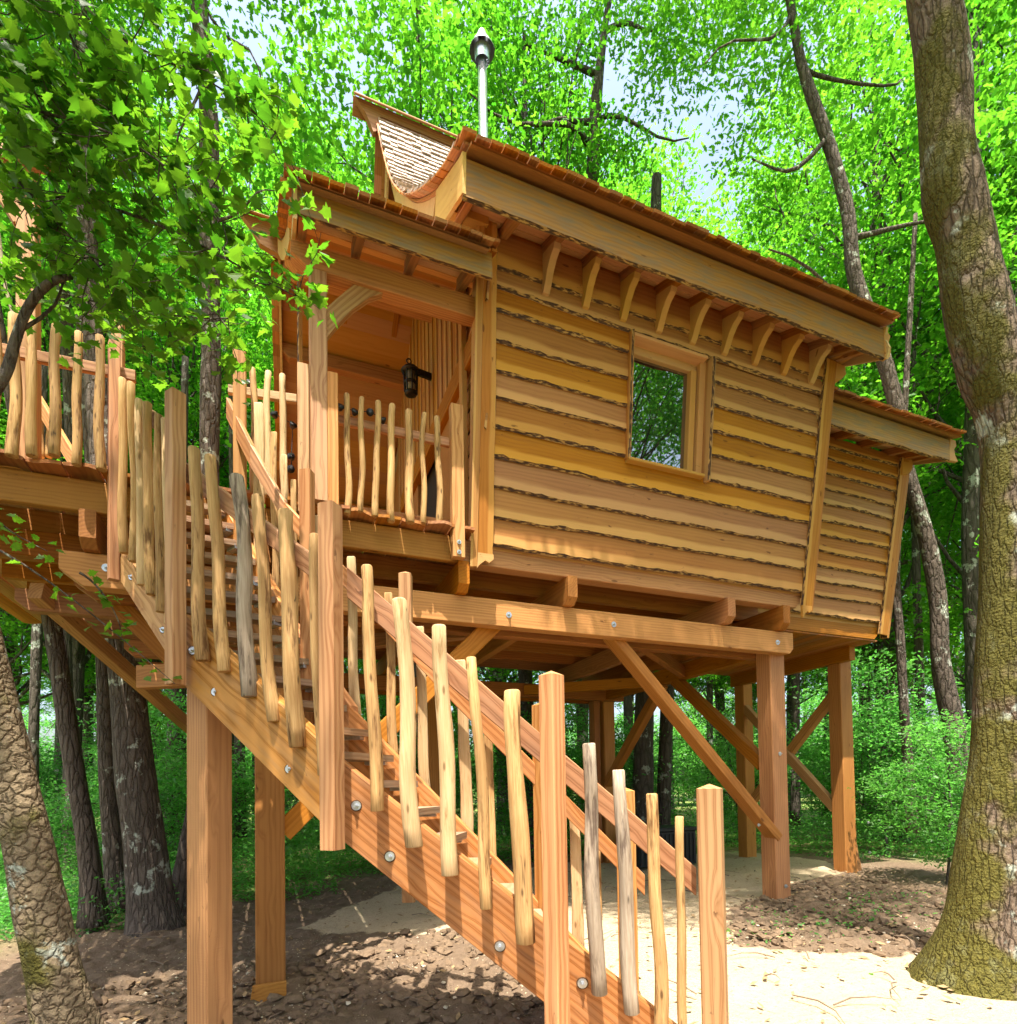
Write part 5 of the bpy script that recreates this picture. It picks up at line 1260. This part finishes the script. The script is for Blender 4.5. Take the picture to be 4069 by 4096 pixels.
ptree('background_oak', [(1135, 700, 28), (1128, 500, 28), (1118, 350, 26), (1125, 200, 22), (1140, 60, 14), (1160, -60, 10)], 13, 'pale trunk showing above the cabin roof beside the stove pipe', BARK, n=12, extra=2, seed=15, step=.3, crown=0, crz=.5, crs=1.25,
      limbs=((.6, 940, 60, 12, 14, 3), (.5, 1010, 240, 12, 12, 3), (.7, 1240, 60, 12.5, 12, 3), (.45, 880, 170, 11.5, 14, 2), (.5, 1300, 260, 12, 10, 2)))
ptree('background_oak', [(150, 1000, 26), (135, 800, 24), (128, 650, 22), (110, 450, 20), (95, 250, 16)], 10, 'dark trunk behind the left deck railing, left of the straight trunk', BARK, n=12, extra=3, seed=16, step=.3, crown=0, crz=2)
ptree('background_oak', [(1845, 1400, 34), (1838, 1200, 30), (1830, 1000, 28), (1835, 800, 24)], 12.5, 'dark trunk half hidden behind the foot of the mossy tree', BARK_F, n=12, extra=5, seed=17, step=.3)
for i, (x, z) in enumerate(((60, 12), (135, 14), (320, 13), (455, 12.5), (1120, 17), (1500, 15), (1560, 16.5), (1680, 17), (1740, 14), (700, 20), (820, 22), (1340, 20))):
    yb = 1444 + 1.55 / z * F / S; hh = random.Random(i).uniform(-25, 25)
    ptree('distant_oak', [(x, yb, 20 * 13 / z), (x + hh * .3, yb - 250, 17 * 13 / z), (x + hh, yb - 600, 15 * 13 / z), (x + hh * 1.3, yb - 900, 12 * 13 / z)], z, 'slim distant trunk in the shaded forest', BARK_F, n=8, seed=20 + i, step=.6, group='slim distant trunks')
# trees on the viewer's side: they shade the place and stand mirrored in the window
for i, (x, y, s, k) in enumerate(((-4.8, -1.2, 1.3, 0), (-8.8, 1.2, 1.25, 1), (3.4, -5.6, 1.25, 0), (7.4, -2.4, 1.2, 1), (10.8, -7.0, 1.3, 0), (-3, -10, 1.3, 1), (12.5, -2.5, 1.3, 0), (12.8, 1.6, 1.1, 1))):
    put_tree(PN[k], x, y, s, i * 1.3, 'leafy oak standing on the viewer\'s side of the clearing', 'oaks on the viewer\'s side', sz=s * 1.1)

# ------------------------------------------------------------------ maple branch hanging close at the upper left
MB = empty('maple_branch', tuple(pz(-200, 500, 3.2)), 'leafy maple branches hanging close to the viewer at the upper left', 'branch')
V, Fc = [], []; tips = []
brs = [((-150, 330, 3.4), (560, 560, 3.3), 14), ((-150, 60, 3.0), (420, 420, 3.2), 12), ((-150, 440, 3.6), (430, 600, 3.9), 10), ((100, -80, 3.1), (330, 330, 3.4), 10), ((-100, 200, 3.2), (250, 520, 3.5), 10), ((-60, -60, 2.9), (120, 300, 3.1), 9), ((120, -100, 3.0), (520, 250, 3.2), 9)]
for i, (a, b, w_) in enumerate(brs):
    P = limb(V, Fc, pz(a[0] * S, a[1] * S, a[2]), pz(b[0] * S, b[1] * S, b[2]), w_ * S * 3.2 / F / 2 * .7, .003, 900 + i, 7, .12, 14)
    for j, p in enumerate(P[2:]):
        for m in range(3):
            o = Vector([rnd.uniform(-1, 1) for _ in range(3)]) * .32; o.z -= .10
            limb(V, Fc, p, p + o, .004, .0015, i * 100 + j * 3 + m, 4, .1, 3); tips.append((p, p + o))
link('twigs', mesh('twigs', V, Fc, True), BARK, MB)
OM = leaf_outline(SH_MAP, .25); lms = []
for k in range(4):
    vv = [Vector((u * 1.0, v * 1.0, z_ - .18 * u * u + .03 * math.sin(5 * v + k))) for u, v, z_ in OM]; me = mesh('leaf', vv, [tuple(range(len(vv)))]); me.materials.append(LEAF_N); lms.append(me)
def leafM(p, s):
    a = rnd.uniform(0, 6.28); n_ = Vector((rnd.gauss(0, .55), rnd.gauss(-.25, .55), 1)).normalized(); u = Vector((math.cos(a), math.sin(a), -.5)); u = (u - n_ * u.dot(n_)).normalized(); v = n_.cross(u)
    return Matrix(((u.x * s, v.x * s, n_.x * s, p.x), (u.y * s, v.y * s, n_.y * s, p.y), (u.z * s, v.z * s, n_.z * s, p.z), (0, 0, 0, 1)))
rnd.shuffle(tips); nl = 0; VV, FF = [], []
for (a, b) in tips * 3:
    for m in range(3):
        p = a.lerp(b, rnd.uniform(.3, 1.1)) + Vector([rnd.uniform(-1, 1) for _ in range(3)]) * .07; s = rnd.uniform(.06, .10); M = leafM(p, s)
        if nl < 296: link('leaf', lms[nl % 4], None, MB, M); nl += 1
        else:
            o = len(VV); VV += [M @ v.co for v in lms[m % 4].vertices]; FF.append(tuple(range(o, o + len(OM))))
o = link('foliage', mesh('foliage', VV, FF), LEAF_N, MB); o['kind'] = 'stuff'
# lichened bough crossing in front of the left railing
BB = [(-60, 800, 18), (5, 715, 20), (30, 640, 20), (48, 590, 19), (75, 550, 17), (105, 528, 13), (135, 522, 8)]
W_ = [pz(x * S, y * S, 3.5) for x, y, w_ in BB]; e = empty('lichened_bough', tuple(W_[0]), 'dark lichened bough crossing in front of the left railing', 'branch')
me, Q = trunk_mesh('bough', W_, [w_ * S * 3.5 / F / 2 for x, y, w_ in BB], BARK, 12, 4, .12, 0, [(.6, pz(170 * S, 470 * S, 3.6), .012, .004, 5)], .04); me.materials.append(BARK); link('bough', me, None, e)
# hanging sprigs at lower left
SP = empty('maple_sprig', tuple(pz(60 * S, 1000 * S, 3.6)), 'thin maple twigs with a few dark leaves below the left deck', 'branch')
V, Fc = [], []; tp_ = []
for i, (a, b) in enumerate((((-60, 930), (90, 1040)), ((-60, 1010), (330, 1290)), ((150, 1080), (230, 1200)))):
    P = limb(V, Fc, pz(a[0] * S, a[1] * S, 3.5), pz(b[0] * S, b[1] * S, 3.7), .009, .002, 60 + i, 5, .05, 10); tp_ += P[3:]
link('twigs', mesh('twigs', V, Fc, True), BARK, SP)
for p in tp_:
    for m in range(3): link('leaf', lms[m % 4], None, SP, leafM(p + Vector([rnd.uniform(-1, 1) for _ in range(3)]) * .07, rnd.uniform(.04, .08)))
# sapling on the right, ivy sprigs at the mossy foot
put_tree(PU[0], *tuple(lateral(1775, 8.6))[:2], .55, 1.0, 'bright leafy sapling between the thin trunk and the mossy tree', None, 'sapling', 'sapling')
